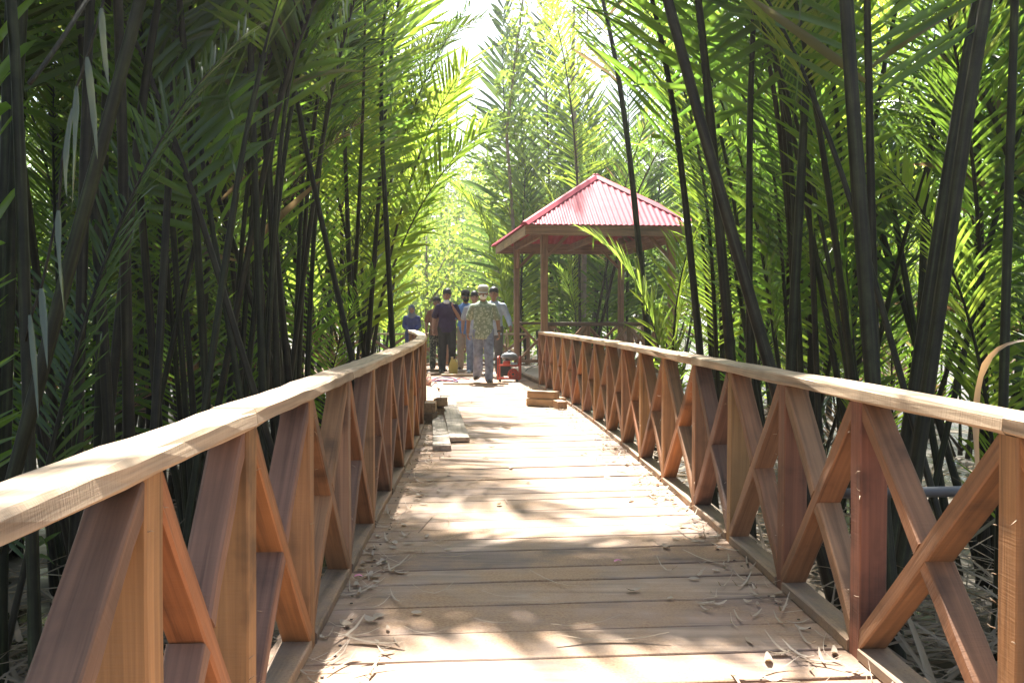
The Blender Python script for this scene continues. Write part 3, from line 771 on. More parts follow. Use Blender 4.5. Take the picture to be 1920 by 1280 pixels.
for k, (px_, Y, h, rc, nl) in enumerate([(800, 36, 5.6, 2.6, 5000), (868, 41, 6.4, 3.0, 6000), (760, 44, 7.5, 3.4, 6000), (935, 39, 6.0, 2.8, 5000), (830, 52, 8.6, 4.2, 7000), (905, 56, 9.5, 4.4, 7000), (700, 50, 9, 4.2, 6000), (985, 50, 9.5, 4.2, 6000)]):
    p = at(px_, 600, Y)
    tree((p.x, Y, GZ), h, 300 + k, rc, nl, .17 + .0015 * Y,
         ['low bright yellow green tree right behind the low cross railing', 'bright yellow green tree directly behind the man in the cap', 'leafy tree behind the woman in the blue headscarf', 'light green tree left of the pavilion posts', 'tall leafy tree at the centre of the clearing', 'tall leafy tree behind the tree at the men', 'tall leafy tree behind the far left palms', 'tall leafy tree partly behind the pavilion'][k], TG, M_tree, low=.12, nb=16, trunk=.12)
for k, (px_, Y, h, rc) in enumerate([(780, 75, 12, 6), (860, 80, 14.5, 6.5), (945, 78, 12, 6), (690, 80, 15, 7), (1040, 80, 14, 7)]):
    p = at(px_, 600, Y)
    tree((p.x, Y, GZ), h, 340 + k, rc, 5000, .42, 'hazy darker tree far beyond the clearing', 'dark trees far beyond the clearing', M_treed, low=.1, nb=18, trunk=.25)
# distant wood closing the view on both sides
def far_wood():
    rr = random.Random(8); blobs = []
    for k in range(60):
        a = R(-62 + 124 * k / 59); d = rr.uniform(95, 125); 
        blobs.append(((math.sin(a) * d, math.cos(a) * d, rr.uniform(2, 6)), rr.uniform(6, 9.5), 1.0))
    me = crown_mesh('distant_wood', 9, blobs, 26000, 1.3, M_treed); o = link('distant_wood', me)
    tag(o, 'distant dark green wood closing the horizon', 'wood', kind='stuff')
far_wood()
# thin trees that show by their stems
def thin_tree(pts, r, label, clumps, seed, ls=.16):
    P = [at(*q) for q in pts]; b = P[0] - (P[1] - P[0]).normalized() * ((P[0].z - GZ) / max(.3, (P[1] - P[0]).normalized().z))
    root = empty('slender_tree', (b.x, b.y, GZ), 0, label, 'tree', 'slender trees beside the pavilion')
    o = Vector((b.x, b.y, GZ)); t = MB(); Q = [Vector((0, 0, -.2))] + [p - o for p in P]
    t.tube(Q, [r * (1.1 - .6 * k / (len(Q) - 1)) for k in range(len(Q))], 8)
    blobs = []
    for (x, y, rr_) in clumps:
        c = at(x, y, P[0].y) - o; blobs.append((c, rr_, .9))
        near = min(Q, key=lambda q: abs(q.z - (c.z - rr_)))
        t.tube([near, near.lerp(c, .6) + Vector((0, 0, .1)), c], [r * .35, r * .25, r * .08], 5)
    t.build('trunk', M_bark, root); link('crown', crown_mesh('crown', seed, blobs, 900 * len(clumps) // 4, ls, M_tree), root)
thin_tree([(1093, 640, 24.5), (1095, 480, 24.5), (1080, 300, 24.5), (1073, 150, 24.5), (1075, 20, 24.5)], .075, 'slender pale trunk seen through the open pavilion and above its roof', [(1060, 150, .55), (1100, 120, .6), (1050, 60, .6), (1110, 30, .7), (1085, -20, .8)], 51)
thin_tree([(968, 640, 26), (962, 420, 26), (950, 250, 26), (965, 120, 26), (985, -30, 26)], .05, 'slender tree with round bright leaves in the sky gap left of the pavilion', [(930, 240, .55), (960, 160, .5), (985, 90, .6), (1000, 20, .7), (925, 320, .5), (945, 380, .5), (975, 230, .45)], 52, .2)

# ------------------------------------------------------------------ people
SCR = bpy.data.scenes.new('scratch')
def remesh(name, mb, m, parent, vox=.009, smooth=2, noise=0, seed=0):
    me = mb.mesh(name); o = bpy.data.objects.new(name, me); SCR.collection.objects.link(o)
    md = o.modifiers.new('r', 'REMESH'); md.mode = 'VOXEL'; md.voxel_size = vox
    if smooth:
        s = o.modifiers.new('s', 'SMOOTH'); s.iterations = smooth; s.factor = .5
    SCR.view_layers[0].update(); dg = SCR.view_layers[0].depsgraph
    m2 = bpy.data.meshes.new_from_object(o.evaluated_get(dg)); 
    o.modifiers.clear(); o.data = m2; m2.name = name; SCR.collection.objects.unlink(o); COL.objects.link(o)
    if noise:
        for v in m2.vertices:
            n = mnoise.noise(Vector((v.co.x * 9 + seed, v.co.y * 9, v.co.z * 5))) + .5 * mnoise.noise(Vector((v.co.x * 22 + seed, v.co.y * 22, v.co.z * 14)))
            v.co += v.normal * (n * noise)
    m2.polygons.foreach_set('use_smooth', [True] * len(m2.polygons)); m2.materials.clear(); m2.materials.append(m)
    o.parent = parent; return o

def person(label, loc, h, yaw, shirt, trousers, shoes=None, hair=M_hair, legs=None, arms=None, head_tilt=0, head_turn=0, build=1.0,
           sleeve='short', hat=None, mask=None, glasses=False, scarf=None, hem=.80, watch=False):
    """faces -Y at yaw 0; limbs given as joint points of a 1.7 m figure"""
    root = empty('person', loc, yaw, label, 'person', 'people walking on the landing')
    k = h / 1.70; root.scale = (k, k, k)
    HS = 1.09
    b = build
    legs = legs or {'L': ((.095, -.02, .50), (.10, .02, .085)), 'R': ((-.095, -.02, .50), (-.10, .02, .085))}
    arms = arms or {'L': ((.245, .03, 1.13), (.255, -.06, .90)), 'R': ((-.245, .03, 1.13), (-.255, -.06, .90))}
    B = MB()
    B.capsule((0, 0, .94), (0, .0, 1.08), .155 * b, .145 * b, .72); B.capsule((0, .0, 1.06), (0, .005, 1.30), .145 * b, .165 * b, .70)
    B.capsule((-.105, .01, 1.345), (.105, .01, 1.345), .08 * b, .08 * b, .85); B.capsule((-.13, .01, 1.36), (0, .01, 1.44), .045, .06); B.capsule((.13, .01, 1.36), (0, .01, 1.44), .045, .06)
    B.capsule((0, .01, 1.38), (0, -.005, 1.50), .062, .054)
    # head: skull, jaw, nose, ears, brow
    hm = Matrix.Rotation(head_turn, 3, 'Z') @ Matrix.Rotation(head_tilt, 3, 'X'); hc = Vector((0, -.012, 1.585))
    hm = hm @ Matrix.Diagonal((HS, HS, HS)); hc.z += .012
    def hp(p): return hc + hm @ Vector(p)
    B.ball(hp((0, .012, .022)), (.079, .098, .103), 16, 12, hm); B.capsule(hp((0, -.028, -.028)), hp((0, -.045, -.085)), .060, .036)
    B.capsule(hp((0, -.082, .018)), hp((0, -.104, -.022)), .010, .016); B.capsule(hp((-.03, -.072, .034)), hp((.03, -.072, .034)), .014, .014)
    B.capsule(hp((-.018, -.080, -.052)), hp((.018, -.080, -.052)), .010, .010)
    for s in (-1, 1):
        B.ball(hp((s * .077, .012, .002)), (.010, .020, .030), 10, 8, hm); B.ball(hp((s * .045, -.05, -.02)), (.026, .026, .024), 10, 8)
    S = MB(); T = MB(); SH = MB(); hands = []
    for sd, s in (('L', 1), ('R', -1)):
        hip = Vector((s * .088, 0, .93)); kn, an = map(Vector, legs[sd])
        B.capsule(hip, kn, .088 * b, .056, 1); B.capsule(kn, an, .056, .040, 1)
        toe = an + Vector((s * .03, -.15, -.045)); B.capsule(an + Vector((0, .03, -.04)), toe, .040, .030, .8)
        SH.capsule(an + Vector((0, .045, -.035)), toe + Vector((0, -.03, .002)), .050, .040, .85); SH.capsule(an + Vector((0, .01, .03)), an + Vector((0, 0, -.03)), .048, .05)
        T.capsule(hip, kn, .108 * b, .082, 1); T.capsule(kn, an + Vector((0, .01, -.005)), .080, .074, 1)
        sh = Vector((s * .178 * (b * .5 + .5), .012, 1.365)); el, wr = map(Vector, arms[sd])
        B.capsule(sh, el, .055, .042); B.capsule(el, wr, .042, .028)
        e = wr - el; e.normalize()
        # palm, four bent fingers of unequal length, thumb from the side of the palm
        side = Vector((0, -1, 0)) - e * e.dot(Vector((0, -1, 0))); side = side.normalized() if side.length > .2 else Vector((1, 0, 0))
        inn = e.cross(side) * s; 
        pc = wr + e * .075
        for q in (-1, -.33, .33, 1): B.capsule(wr + e * .01 + side * .012 * q, pc + side * .030 * q, .016, .013, 1, 8)
        for q, fl_ in ((-1, .062), (-.33, .074), (.33, .080), (1, .070)):
            a0 = pc + side * .030 * q; a1 = a0 + (e * .85 + inn * .45).normalized() * fl_ * .55; a2 = a1 + (e * .35 + inn * .95).normalized() * fl_ * .5
            B.capsule(a0, a1, .0105, .0095, 1, 8); B.capsule(a1, a2, .0095, .008, 1, 8)
        th0 = wr + e * .025 + side * .028; th1 = th0 + (side * .7 + e * .7 + inn * .25).normalized() * .045; th2 = th1 + (e * .9 + inn * .45).normalized() * .032
        B.capsule(th0, th1, .013, .011, 1, 8); B.capsule(th1, th2, .011, .009, 1, 8)
        # sleeve
        if sleeve == 'short': 
            cut = sh.lerp(el, .80); S.capsule(sh, cut, .064 * (b * .5 + .5), .069)
        else:
            S.capsule(sh, el, .070, .060); S.capsule(el, el.lerp(wr, .93), .058, .043)
        if watch and sd == 'L':
            wt = MB(); c = el.lerp(wr, .9)
            wt.tube([c - e * .012, c + e * .012], .036, 12)
            wt.build('watch', M_hair, root)
    body = remesh('body', B, M_skin, root, .0085, 2)
    S.capsule((0, 0, hem + .13), (0, 0, 1.10), .178 * b, .168 * b, .76); S.capsule((0, 0, 1.08), (0, .005, 1.30), .166 * b, .178 * b, .73)
    S.capsule((-.11, .01, 1.345), (.11, .01, 1.345), .085 * b, .085 * b, .9); S.capsule((0, .01, 1.37), (0, .004, 1.43), .085, .070)
    for s in (-1, 1): S.capsule((s * .15, .01, 1.365), (s * .03, .01, 1.43), .055, .06)
    # the flared hem
    n = 20; ring = []
    for z, rx in ((hem, .190), (hem + .10, .187), (hem + .22, .178)):
        ring.append([(math.cos(2 * math.pi * i / n) * rx * b, math.sin(2 * math.pi * i / n) * rx * b * .76, z) for i in range(n)])
    S.add([p for r_ in ring for p in r_], [(j * n + i, j * n + (i + 1) % n, (j + 1) * n + (i + 1) % n, (j + 1) * n + i) for j in range(2) for i in range(n)] + [tuple(range(n - 1, -1, -1)), tuple(range(2 * n, 3 * n))])
    sh_o = remesh('shirt', S, shirt, root, .014, 3, .007, loc[0] * 7)
    T.capsule((0, 0, .93), (0, 0, 1.02), .165 * b, .158 * b, .76)
    remesh('trousers', T, trousers, root, .014, 3, .008, loc[0] * 3)
    remesh('shoes', SH, shoes or M_hair, root, .014, 2)
    # collar
    C = MB()
    if not scarf:
        for s in (-1, 1): C.capsule((s * .055, -.015, 1.455), (s * .035, -.085, 1.405), .017, .010, .6, 8)
        C.build('collar', shirt, sh_o)
    # eyes and brows
    for s in (-1, 1):
        E = MB(); E.ball(hp((s * .031, -.079, .018)), (.013, .006, .008), 10, 6, hm); E.build('eye', M_hair, root)
        E = MB(); E.capsule(hp((s * .018, -.086, .040)), hp((s * .046, -.079, .042)), .004, .003, 1, 6); E.build('eyebrow', M_hair, root)
    if scarf:
        K = MB(); K.ball(hp((0, .02, .025)), (.092, .104, .115), 18, 14, hm); K.capsule(hp((0, .0, -.06)), (0, -.01, 1.40), .085, .125, .9)
        o = remesh('headscarf', K, scarf, root, .009, 2, .004)
        # open the face
        Fm = MB(); Fm.ball(hp((0, -.062, -.012)), (.058, .045, .074), 16, 12, hm); Fm.capsule(hp((0, -.098, .012)), hp((0, -.112, -.022)), .010, .014)
        remesh('face', Fm, M_skin, root, .008, 2)
        for s in (-1, 1):
            E = MB(); E.ball(hp((s * .028, -.103, .012)), (.012, .006, .007), 10, 6, hm); E.build('eye', M_hair, root)
    else:
        K = MB(); K.ball(hp((0, .016, .057)), (.086, .100, .090), 18, 14, hm)
        for s in (-1, 1): K.capsule(hp((s * .066, .0, .03)), hp((s * .070, .012, .0)), .016, .010, 1, 8)
        remesh('hair', K, hair, root, .009, 2, .003)
    if hat:
        K = MB(); K.lathe([(.100, 0), (.101, .035), (.094, .075), (.064, .098), (.02, .106)], hp((0, .012, .048)), 20, hm @ Matrix.Diagonal((.9, 1.1, 1)))
        hto = K.build('cap', hat, root)
        v = MB(); n = 14; top = []; bot = []
        for i in range(n + 1):
            a = math.pi * i / n; x = math.cos(a) * .078; y = -.062 - math.sin(a) * .085; z = .058 - .022 * math.sin(a) - .012 * abs(math.cos(a))
            top.append(hp((x, y, z))); bot.append(hp((x, y, z - .006)))
        c0, c1 = hp((0, -.03, .066)), hp((0, -.03, .06))
        v.add(top + [c0] + bot + [c1], [(i, i + 1, n + 1) for i in range(n)] + [(n + 2 + i + 1, n + 2 + i, 2 * n + 3) for i in range(n)] + [(i + 1, i, n + 2 + i, n + 3 + i) for i in range(n)])
        v.build('cap_peak', hat, hto, smooth=False)
    if mask:
        mm, low_ = mask; K = MB(); dz = -.075 if low_ else 0; dy = .012 if low_ else 0
        K.ball(hp((0, -.060 + dy, -.040 + dz)), (.062, .050, .050), 16, 12, hm)
        o = remesh('face_mask', K, mm, root, .008, 1)
        K = MB()
        for s in (-1, 1): K.tube([hp((s * .058, -.07 + dy, -.03 + dz)), hp((s * .079, -.02, -.01)), hp((s * .086, .02, .006))], .0025, 5)
        K.build('ear_loop', mm, o)
    if glasses:
        K = MB()
        for s in (-1, 1):
            K.tube([hp((s * .031 + .020 * math.cos(a), -.094, .016 + .016 * math.sin(a))) for a in [i * math.pi / 6 for i in range(13)]], .0022, 5)
            K.tube([hp((s * .051, -.092, .018)), hp((s * .080, -.04, .016)), hp((s * .083, .01, .012))], .002, 5)
        K.build('glasses', M_hair, root)
    return root

def cloth(name, col, var=.15, pattern=None):
    if not pattern: return plain(name, col, .85, var=var, scale=14, bump=.2)
    m, nt, N, L, B = mat(name); tc = N.new('ShaderNodeTexCoord')
    a = N.new('ShaderNodeTexVoronoi'); a.inputs['Scale'].default_value = 22; L.new(tc.outputs['Object'], a.inputs['Vector'])
    b = N.new('ShaderNodeTexNoise'); b.inputs['Scale'].default_value = 16; b.inputs['Detail'].default_value = 6; L.new(tc.outputs['Object'], b.inputs['Vector'])
    ad = N.new('ShaderNodeMath'); ad.operation = 'ADD'; L.new(a.outputs['Distance'], ad.inputs[0]); L.new(b.outputs['Fac'], ad.inputs[1])
    r = ramp(N, [(.45 + .12 * i, c) for i, c in enumerate(pattern)]); r.color_ramp.interpolation = 'CONSTANT'
    L.new(ad.outputs[0], r.inputs['Fac']); L.new(r.outputs['Color'], B.inputs['Base Color']); B.inputs['Roughness'].default_value = .85
    return m
C_batik = cloth('batik_cotton', None, pattern=[(.20, .25, .18), (.40, .46, .37), (.28, .33, .24), (.52, .57, .48), (.22, .27, .20)])
C_jean = cloth('washed_denim', (.19, .22, .31), .35); C_purple = cloth('dark_purple_polo', (.022, .008, .045)); C_black = cloth('black_trousers', (.013, .012, .012))
C_khaki = cloth('khaki_trousers', (.33, .26, .19)); C_blue = cloth('blue_shirt_cloth', (.10, .20, .42)); C_grey = cloth('grey_shirt_cloth', (.30, .31, .34)); C_brown = cloth('rust_shirt_cloth', (.20, .09, .05))
C_camo = cloth('camouflage_cloth', None, pattern=[(.04, .05, .035), (.14, .16, .10), (.07, .08, .05), (.22, .22, .16), (.03, .035, .03)])
C_pale = cloth('pale_blue_shirt', (.36, .42, .52)); C_slate = cloth('slate_trousers', (.10, .095, .10)); C_navy = cloth('navy_dress', (.04, .05, .16)); C_scarf = cloth('grey_headscarf', (.13, .14, .17))
C_white = cloth('white_mask', (.72, .73, .74)); C_cap = cloth('tan_cap', (.46, .42, .34)); C_shoe = cloth('brown_shoe', (.05, .035, .025)); C_wshoe = cloth('white_shoe', (.6, .6, .6))

def on(px_, Y): return ((px_ - 960) / F * Y, Y, 0)
person('man in a tan cap and white mask wearing a green batik shirt and jeans', on(906, 18.1), 1.72, R(2), C_batik, C_jean, C_shoe, build=1.04,
       legs={'L': ((.105, -.13, .51), (.105, -.20, .085)), 'R': ((-.095, -.02, .50), (-.115, .20, .12))},
       arms={'L': ((.262, .05, 1.13), (.285, -.05, .90)), 'R': ((-.262, .06, 1.13), (-.275, .0, .90))}, hat=C_cap, mask=(C_white, False), watch=True, head_tilt=R(8), hem=.79)
person('man in a dark purple polo and black trousers with his hand raised to his chin', on(838, 21.4), 1.76, R(4), C_purple, C_black, None, build=1.02,
       legs={'L': ((.11, -.12, .51), (.10, .02, .11)), 'R': ((-.09, -.06, .50), (-.10, -.16, .085))},
       arms={'L': ((.27, -.03, 1.12), (.14, -.17, 1.33)), 'R': ((-.265, .05, 1.13), (-.29, -.05, .90))}, mask=(C_white, True), head_turn=R(-14), head_tilt=R(6), hem=.84)
person('man in a rust brown shirt and camouflage trousers half hidden behind the purple polo', on(819, 22.7), 1.62, R(5), C_brown, C_camo, glasses=True, hem=.82)
person('man in a black cap and black mask wearing a blue shirt and khaki trousers', on(873, 22.2), 1.74, R(-6), C_blue, C_khaki, C_shoe, hat=C_black, mask=(C_black, False), head_turn=R(20), head_tilt=R(8),
       legs={'L': ((.10, -.08, .50), (.10, .06, .10)), 'R': ((-.095, -.10, .50), (-.10, -.10, .085))})
person('dark haired man in a grey shirt just behind the shoulder of the man in batik', on(890, 21.0), 1.70, R(0), C_grey, C_jean, C_wshoe, head_turn=R(8))
person('man in a pale blue shirt behind the man in batik, nearest the pavilion', on(926, 20.2), 1.76, R(-10), C_pale, C_slate, sleeve='long', 
       arms={'L': ((.28, .02, 1.15), (.36, -.15, .98)), 'R': ((-.25, .04, 1.13), (-.25, -.05, .90))})
person('woman in a grey headscarf and navy blue tunic behind the end of the left railing', on(772, 24.1), 1.46, R(6), C_navy, C_navy, scarf=C_scarf, sleeve='long', hem=.62,
       arms={'L': ((.21, -.02, 1.13), (.10, -.20, 1.02)), 'R': ((-.21, -.02, 1.13), (-.08, -.20, 1.02))})

# ------------------------------------------------------------------ things on the deck
def generator():
    p = at(955, 716, 18.6); root = empty('generator', (p.x, p.y, 0), R(-6), 'portable generator in a red tube frame with a grey tank beside the pavilion', 'generator')
    red = plain('red_frame_paint', (.42, .045, .02), .4, var=.15); dk = plain('engine_black', (.03, .03, .03), .5, var=.3); gy = plain('tank_grey', (.16, .17, .18), .35, var=.15); al = plain('cast_metal', (.45, .45, .44), .4, 1, var=.2)
    wx, wy, hz = .20, .15, .46
    for s in (-1, 1):
        t = MB(); c = [(-wy, .03), (-wy, hz - .05), (-wy + .05, hz), (wy - .05, hz), (wy, hz - .05), (wy, .03)]
        t.tube([(s * wx, y, z) for y, z in c], .013, 10); t.build('frame_hoop', red, root)
    t = MB()
    for y in (-wy, wy):
        for z in (.05, .30): t.tube([(-wx, y, z), (wx, y, z)], .011, 8)
    for x in (-.1, .1): t.tube([(x, -wy, .05), (x, wy, .05)], .011, 8)
    t.build('cross_tubes', red, root)
    t = MB(); t.ball((0, 0, .46), (.155, .125, .085), 20, 12); t.lathe([(.158, 0), (.165, .008), (.158, .016)], (0, 0, .445), 20, Matrix.Diagonal((1, .82, 1)))
    tk = t.build('fuel_tank', gy, root)
    t = MB(); t.lathe([(.035, 0), (.037, .03), (.02, .036)], (.0, -.01, .540), 14); t.build('tank_cap', dk, tk)
    t = MB(); t.box((-.06, 0, .20), (.17, .20, .20)); t.box((-.06, -.02, .33), (.10, .12, .06))
    for k in range(5): t.box((-.06, -.105, .13 + k * .03), (.15, .02, .012))
    t.build('engine', dk, root, smooth=False)
    Mx = Matrix.Rotation(R(90), 3, 'X')
    t = MB(); t.lathe([(.10, 0), (.105, .02), (.095, .06), (.03, .075)], (.085, -.10, .14), 22, Mx); rc = t.build('recoil_cover', red, root)
    t = MB()
    for k in range(8):
        a = k * math.pi / 4; t.box((.085 + .06 * math.cos(a), -.172, .14 + .06 * math.sin(a)), (.012, .012, .03), Matrix.Rotation(-a, 3, 'Y'))
    t.lathe([(.025, 0), (.02, .012)], (.085, -.175, .14), 12, Mx); t.build('recoil_vents', dk, rc, smooth=False)
    t = MB(); t.lathe([(.045, 0), (.048, .01), (.048, .12), (.04, .13)], (-.10, -.12, .34), 14, Matrix.Rotation(R(90), 3, 'Y')); t.build('air_filter', red, root)
    t = MB(); t.lathe([(.04, 0), (.045, .01), (.045, .11), (.03, .12)], (.04, -.10, .31), 14, Matrix.Rotation(R(90), 3, 'Y')); t.build('muffler', al, root)
    for x in (-.16, .16):
        t = MB(); t.lathe([(.022, 0), (.025, .03), (.018, .04)], (x, -wy, 0), 10); t.build('foot', dk, root)
generator()

def jerrycan():
    p = at(850, 700, 21.0); root = empty('jerrycan', (p.x, p.y, 0), R(15), 'yellow plastic jerrycan standing in front of the purple polo', 'jerrycan')
    m, nt, N, L, B = mat('yellow_plastic'); B.inputs['Base Color'].default_value = (.62, .44, .10, 1); B.inputs['Roughness'].default_value = .4; B.inputs['Subsurface Weight'].default_value = .2
    t = MB(); prof = [(.075, .0, .0), (.088, .0, .01), (.09, 0, .12), (.088, 0, .19), (.075, .0, .24), (.045, -.015, .285), (.024, -.028, .315), (.024, -.028, .335)]
    n = 16; vs = []
    for r_, ox, z in prof:
        for i in range(n):
            a = 2 * math.pi * i / n; c, s_ = math.cos(a), math.sin(a)
            q = .6; vs.append((ox + r_ * math.copysign(abs(c) ** q, c), r_ * .72 * math.copysign(abs(s_) ** q, s_), z))
    t.add(vs, [(j * n + i, j * n + (i + 1) % n, (j + 1) * n + (i + 1) % n, (j + 1) * n + i) for j in range(len(prof) - 1) for i in range(n)] + [tuple(range(n - 1, -1, -1)), tuple(range((len(prof) - 1) * n, len(prof) * n))])
    t.build('body', m, root)
    t = MB(); t.lathe([(.027, 0), (.028, .026), (.02, .03)], (-.028, 0, .332), 14); t.build('cap', plain('cap_plastic', (.5, .4, .2), .4), root)
    t = MB(); t.tube([(.0, 0, .295), (.045, 0, .305), (.082, 0, .27), (.086, 0, .22), (.08, 0, .19)], .012, 8); t.build('handle', m, root)
jerrycan()

def bottle():
    p = at(804, 722, 17.4); root = empty('bottle', (p.x, p.y, 0), 0, 'clear plastic bottle of pink drink near the left railing', 'bottle')
    m, nt, N, L, B = mat('clear_plastic'); B.inputs['Base Color'].default_value = (.9, .85, .82, 1); B.inputs['Roughness'].default_value = .12; B.inputs['Transmission Weight'].default_value = .75; B.inputs['IOR'].default_value = 1.2
    t = MB(); t.lathe([(.040, 0), (.046, .008), (.046, .06), (.043, .07), (.046, .08), (.046, .14), (.040, .17), (.018, .205), (.016, .225)], (0, 0, 0), 18); t.build('body', m, root)
    t = MB(); t.lathe([(.0425, .004), (.0425, .075), (.041, .078)], (0, 0, 0), 18); t.build('drink', plain('pink_drink', (.62, .22, .13), .3, var=.05), root)
    t = MB(); t.lathe([(.0195, .222), (.02, .242), (.016, .245)], (0, 0, 0), 14); t.build('cap', C_white, root)
bottle()

def block(label, c, axis_deg, L_, wd, dp, m=M_block, name='timber_block', group='cut timber blocks on the deck', cat='timber block', tilt=0):
    a = R(axis_deg); d = Vector((math.cos(a) * math.cos(tilt), math.sin(a) * math.cos(tilt), math.sin(tilt))); c = Vector(c)
    o = beam(name, c - d * L_ / 2, c + d * L_ / 2, wd, dp, m, None); return tag(o, label, cat, group)
# stack by the right railing
def gp(x, y):          # a pixel of the deck surface
    Y = F * H / (y - HY); return Vector(((x - 960) / F * Y, Y, 0))
q = gp(1018, 764)
block('longer timber block lying at the bottom of the right stack', q + Vector((.0, .16, .052)), -40, .46, .12, .10)
block('timber block on top of the right stack, its sawn end to the camera', q + Vector((.01, .17, .157)), -36, .44, .12, .10)
block('timber block on the deck tight against the right railing beside the stack', gp(1055, 768) + Vector((-.03, .14, .055)), 100, .32, .12, .10)
block('timber block behind the right stack at the foot of the railing', q + Vector((.22, .42, .055)), -70, .30, .11, .10)
# stack by the left railing
block('squared timber block nearest the camera at the foot of the left railing', gp(803, 795) + Vector((.0, .16, .058)), 85, .34, .12, .11, M_dark)
block('squared pale timber block on top of the left pile', gp(803, 795) + Vector((.0, .25, .172)), 92, .36, .125, .11)
block('squared timber block at the bottom of the left pile, next to the long board', gp(820, 786) + Vector((.0, .26, .058)), 97, .42, .12, .11)
block('tilted timber block leaning on the left pile above the long board', gp(820, 786) + Vector((.02, .22, .180)), 102, .34, .12, .10, tilt=R(-7))
G2 = 'long loose boards on the deck'
b0, b1 = gp(861, 831), gp(838, 757)
tag(beam('loose_board', b0 + Vector((0, 0, .035)), b1 + Vector((0, 0, .10)), .19, .04, M_grey, None), 'wide grey board with one end propped on the timber pile', 'board', G2)
b0, b1 = gp(828, 846), gp(822, 778)
tag(beam('loose_board', b0 + Vector((0, 0, .026)), b1 + Vector((0, 0, .026)), .16, .045, M_grey, None), 'shorter grey board lying flat beside the left railing, nearest the camera', 'board', G2)
G3 = 'scraps of timber lying on the landing'
for k, (x, y, a, L_, w_, lb, mm) in enumerate([(800, 697, 20, .9, .12, 'dark scrap board behind the bottle at the end of the left railing', M_dark), (818, 690, -35, .7, .10, 'reddish scrap board leaning over the dark scrap near the cross railing', M_post), (875, 697, 8, .8, .10, 'scrap board lying across the feet of the man in khaki', M_grey),
        (860, 706, 4, .7, .14, 'pale flat board just right of the yellow jerrycan', M_rail), (892, 722.5, -2, 1.15, .045, 'long thin stick lying on the deck before the feet of the man in batik', M_block), (805, 705, 60, .6, .09, 'short dark scrap crossing behind the bottle', M_dark)]):
    z = .03 if k != 1 else .10
    block(lb, gp(x, y) + Vector((0, 0, z)), a, L_, w_, .045 if k != 4 else .03, mm, 'scrap_board' if k != 4 else 'stick', G3, 'scrap board' if k != 4 else 'stick', tilt=R(6) if k == 1 else 0)
def cord(label, pts, r, col, name='cord', cat='cord', rough=.5):
    t = MB(); t.tube(pts, r, 7); o = t.build(name, plain(name + '_sheath', col, rough), None)
    return tag(o, label, cat)
def path3(pix, z=.012): 
    P = [gp(x, y) + Vector((0, 0, z)) for x, y in pix]; out = []
    for i in range(len(P) - 1):
        for k in range(6):
            t = k / 6; a = P[max(0, i - 1)]; b = P[i]; c = P[i + 1]; d = P[min(len(P) - 1, i + 2)]
            out.append(.5 * ((2 * b) + (c - a) * t + (2 * a - 5 * b + 4 * c - d) * t * t + (3 * b - a - 3 * c + d) * t ** 3))
    return out + [P[-1]]
cord('purple cord looping over the deck behind the bottle', path3([(792, 712), (810, 716), (835, 713), (858, 717), (848, 710), (822, 709), (800, 718)]), .012, (.10, .04, .16))
cord('red cord beside the purple cord on the deck', path3([(794, 720), (815, 713), (842, 716), (862, 711), (880, 712)], .016), .010, (.36, .04, .05))
cord('short dark hose curling on the deck in front of the bottle', [v + Vector((0, 0, h_)) for v, h_ in zip(path3([(808, 728), (814, 726), (820, 727), (823, 733)]), [.02 + .05 * math.sin(i / 18 * math.pi) for i in range(19)])], .013, (.20, .13, .10), 'hose', 'hose')
cord('dark cable running from the generator up to the pavilion floor', [v + Vector((0, 0, h_)) for v, h_ in zip(path3([(968, 712), (982, 708), (994, 703), (1004, 700)]), [.01 + .13 * min(1, i / 10) for i in range(19)])], .009, (.02, .02, .02), 'cable', 'cable')
# straps hanging from the hand of the man at the pavilion side
def straps():
    root = empty('carry_straps', at(950, 618, 19.8), 0, 'pale straps held above the generator by the man in pale blue', 'strap')
    for k, dx in enumerate((-.05, -.02, .02, .05)):
        t = MB(); t.tube([(0, 0, .0), (dx * .7, -.02, -.2), (dx, -.03, -.46)], .006, 6); t.build('strap', M_rail, root)
straps()

# ------------------------------------------------------------------ pipes and dry leaf on the right
p0, p1 = at(1540, 926, 4.6), at(2020, 918, 3.9)
cord('grey plastic pipe running level behind the near right railing', [p0, p0.lerp(p1, .5), p1], .024, (.11, .115, .12), 'pipe', 'pipe')
p = at(1712, 1200, 3.1); cord('upright grey pipe below the near right railing', [(p.x, p.y, GZ - .2), (p.x + .01, p.y, -.4), (p.x, p.y, -.06)], .022, (.20, .21, .22), 'pipe', 'pipe')
def strip(pts, wd, m, name, parent=None, tw=0, nrm=Vector((0, -1, .2)), folds=.3):
    t = MB(); P = [Vector(q) for q in pts]; vs = []
    for i, c in enumerate(P):
        d = (P[min(i + 1, len(P) - 1)] - P[max(i - 1, 0)]).normalized()
        s = d.cross(nrm).normalized(); b = s.cross(d)
        f = i / (len(P) - 1); h = wd / 2 * min(1, .45 + 3 * f) * (1 - f ** 3 * .97) * rg.uniform(.72, 1.08)
        a = tw * f; s2 = s * math.cos(a) + b * math.sin(a); b2 = s2.cross(d)
        vs += [c + s2 * h, c - b2 * h * folds, c - s2 * h]
    t.add(vs, [(a + o_, a + 1 + o_, a + 4 + o_, a + 3 + o_) for a in range(0, 3 * (len(P) - 1), 3) for o_ in (0, 1)])
    return t.build(name, m, parent)
def bez(P, n=14):
    P = [Vector(p) for p in P]; out = []
    for i in range(n + 1):
        q = P[:]; t = i / n
        while len(q) > 1: q = [a.lerp(b, t) for a, b in zip(q, q[1:])]
        out.append(q[0])
    return out
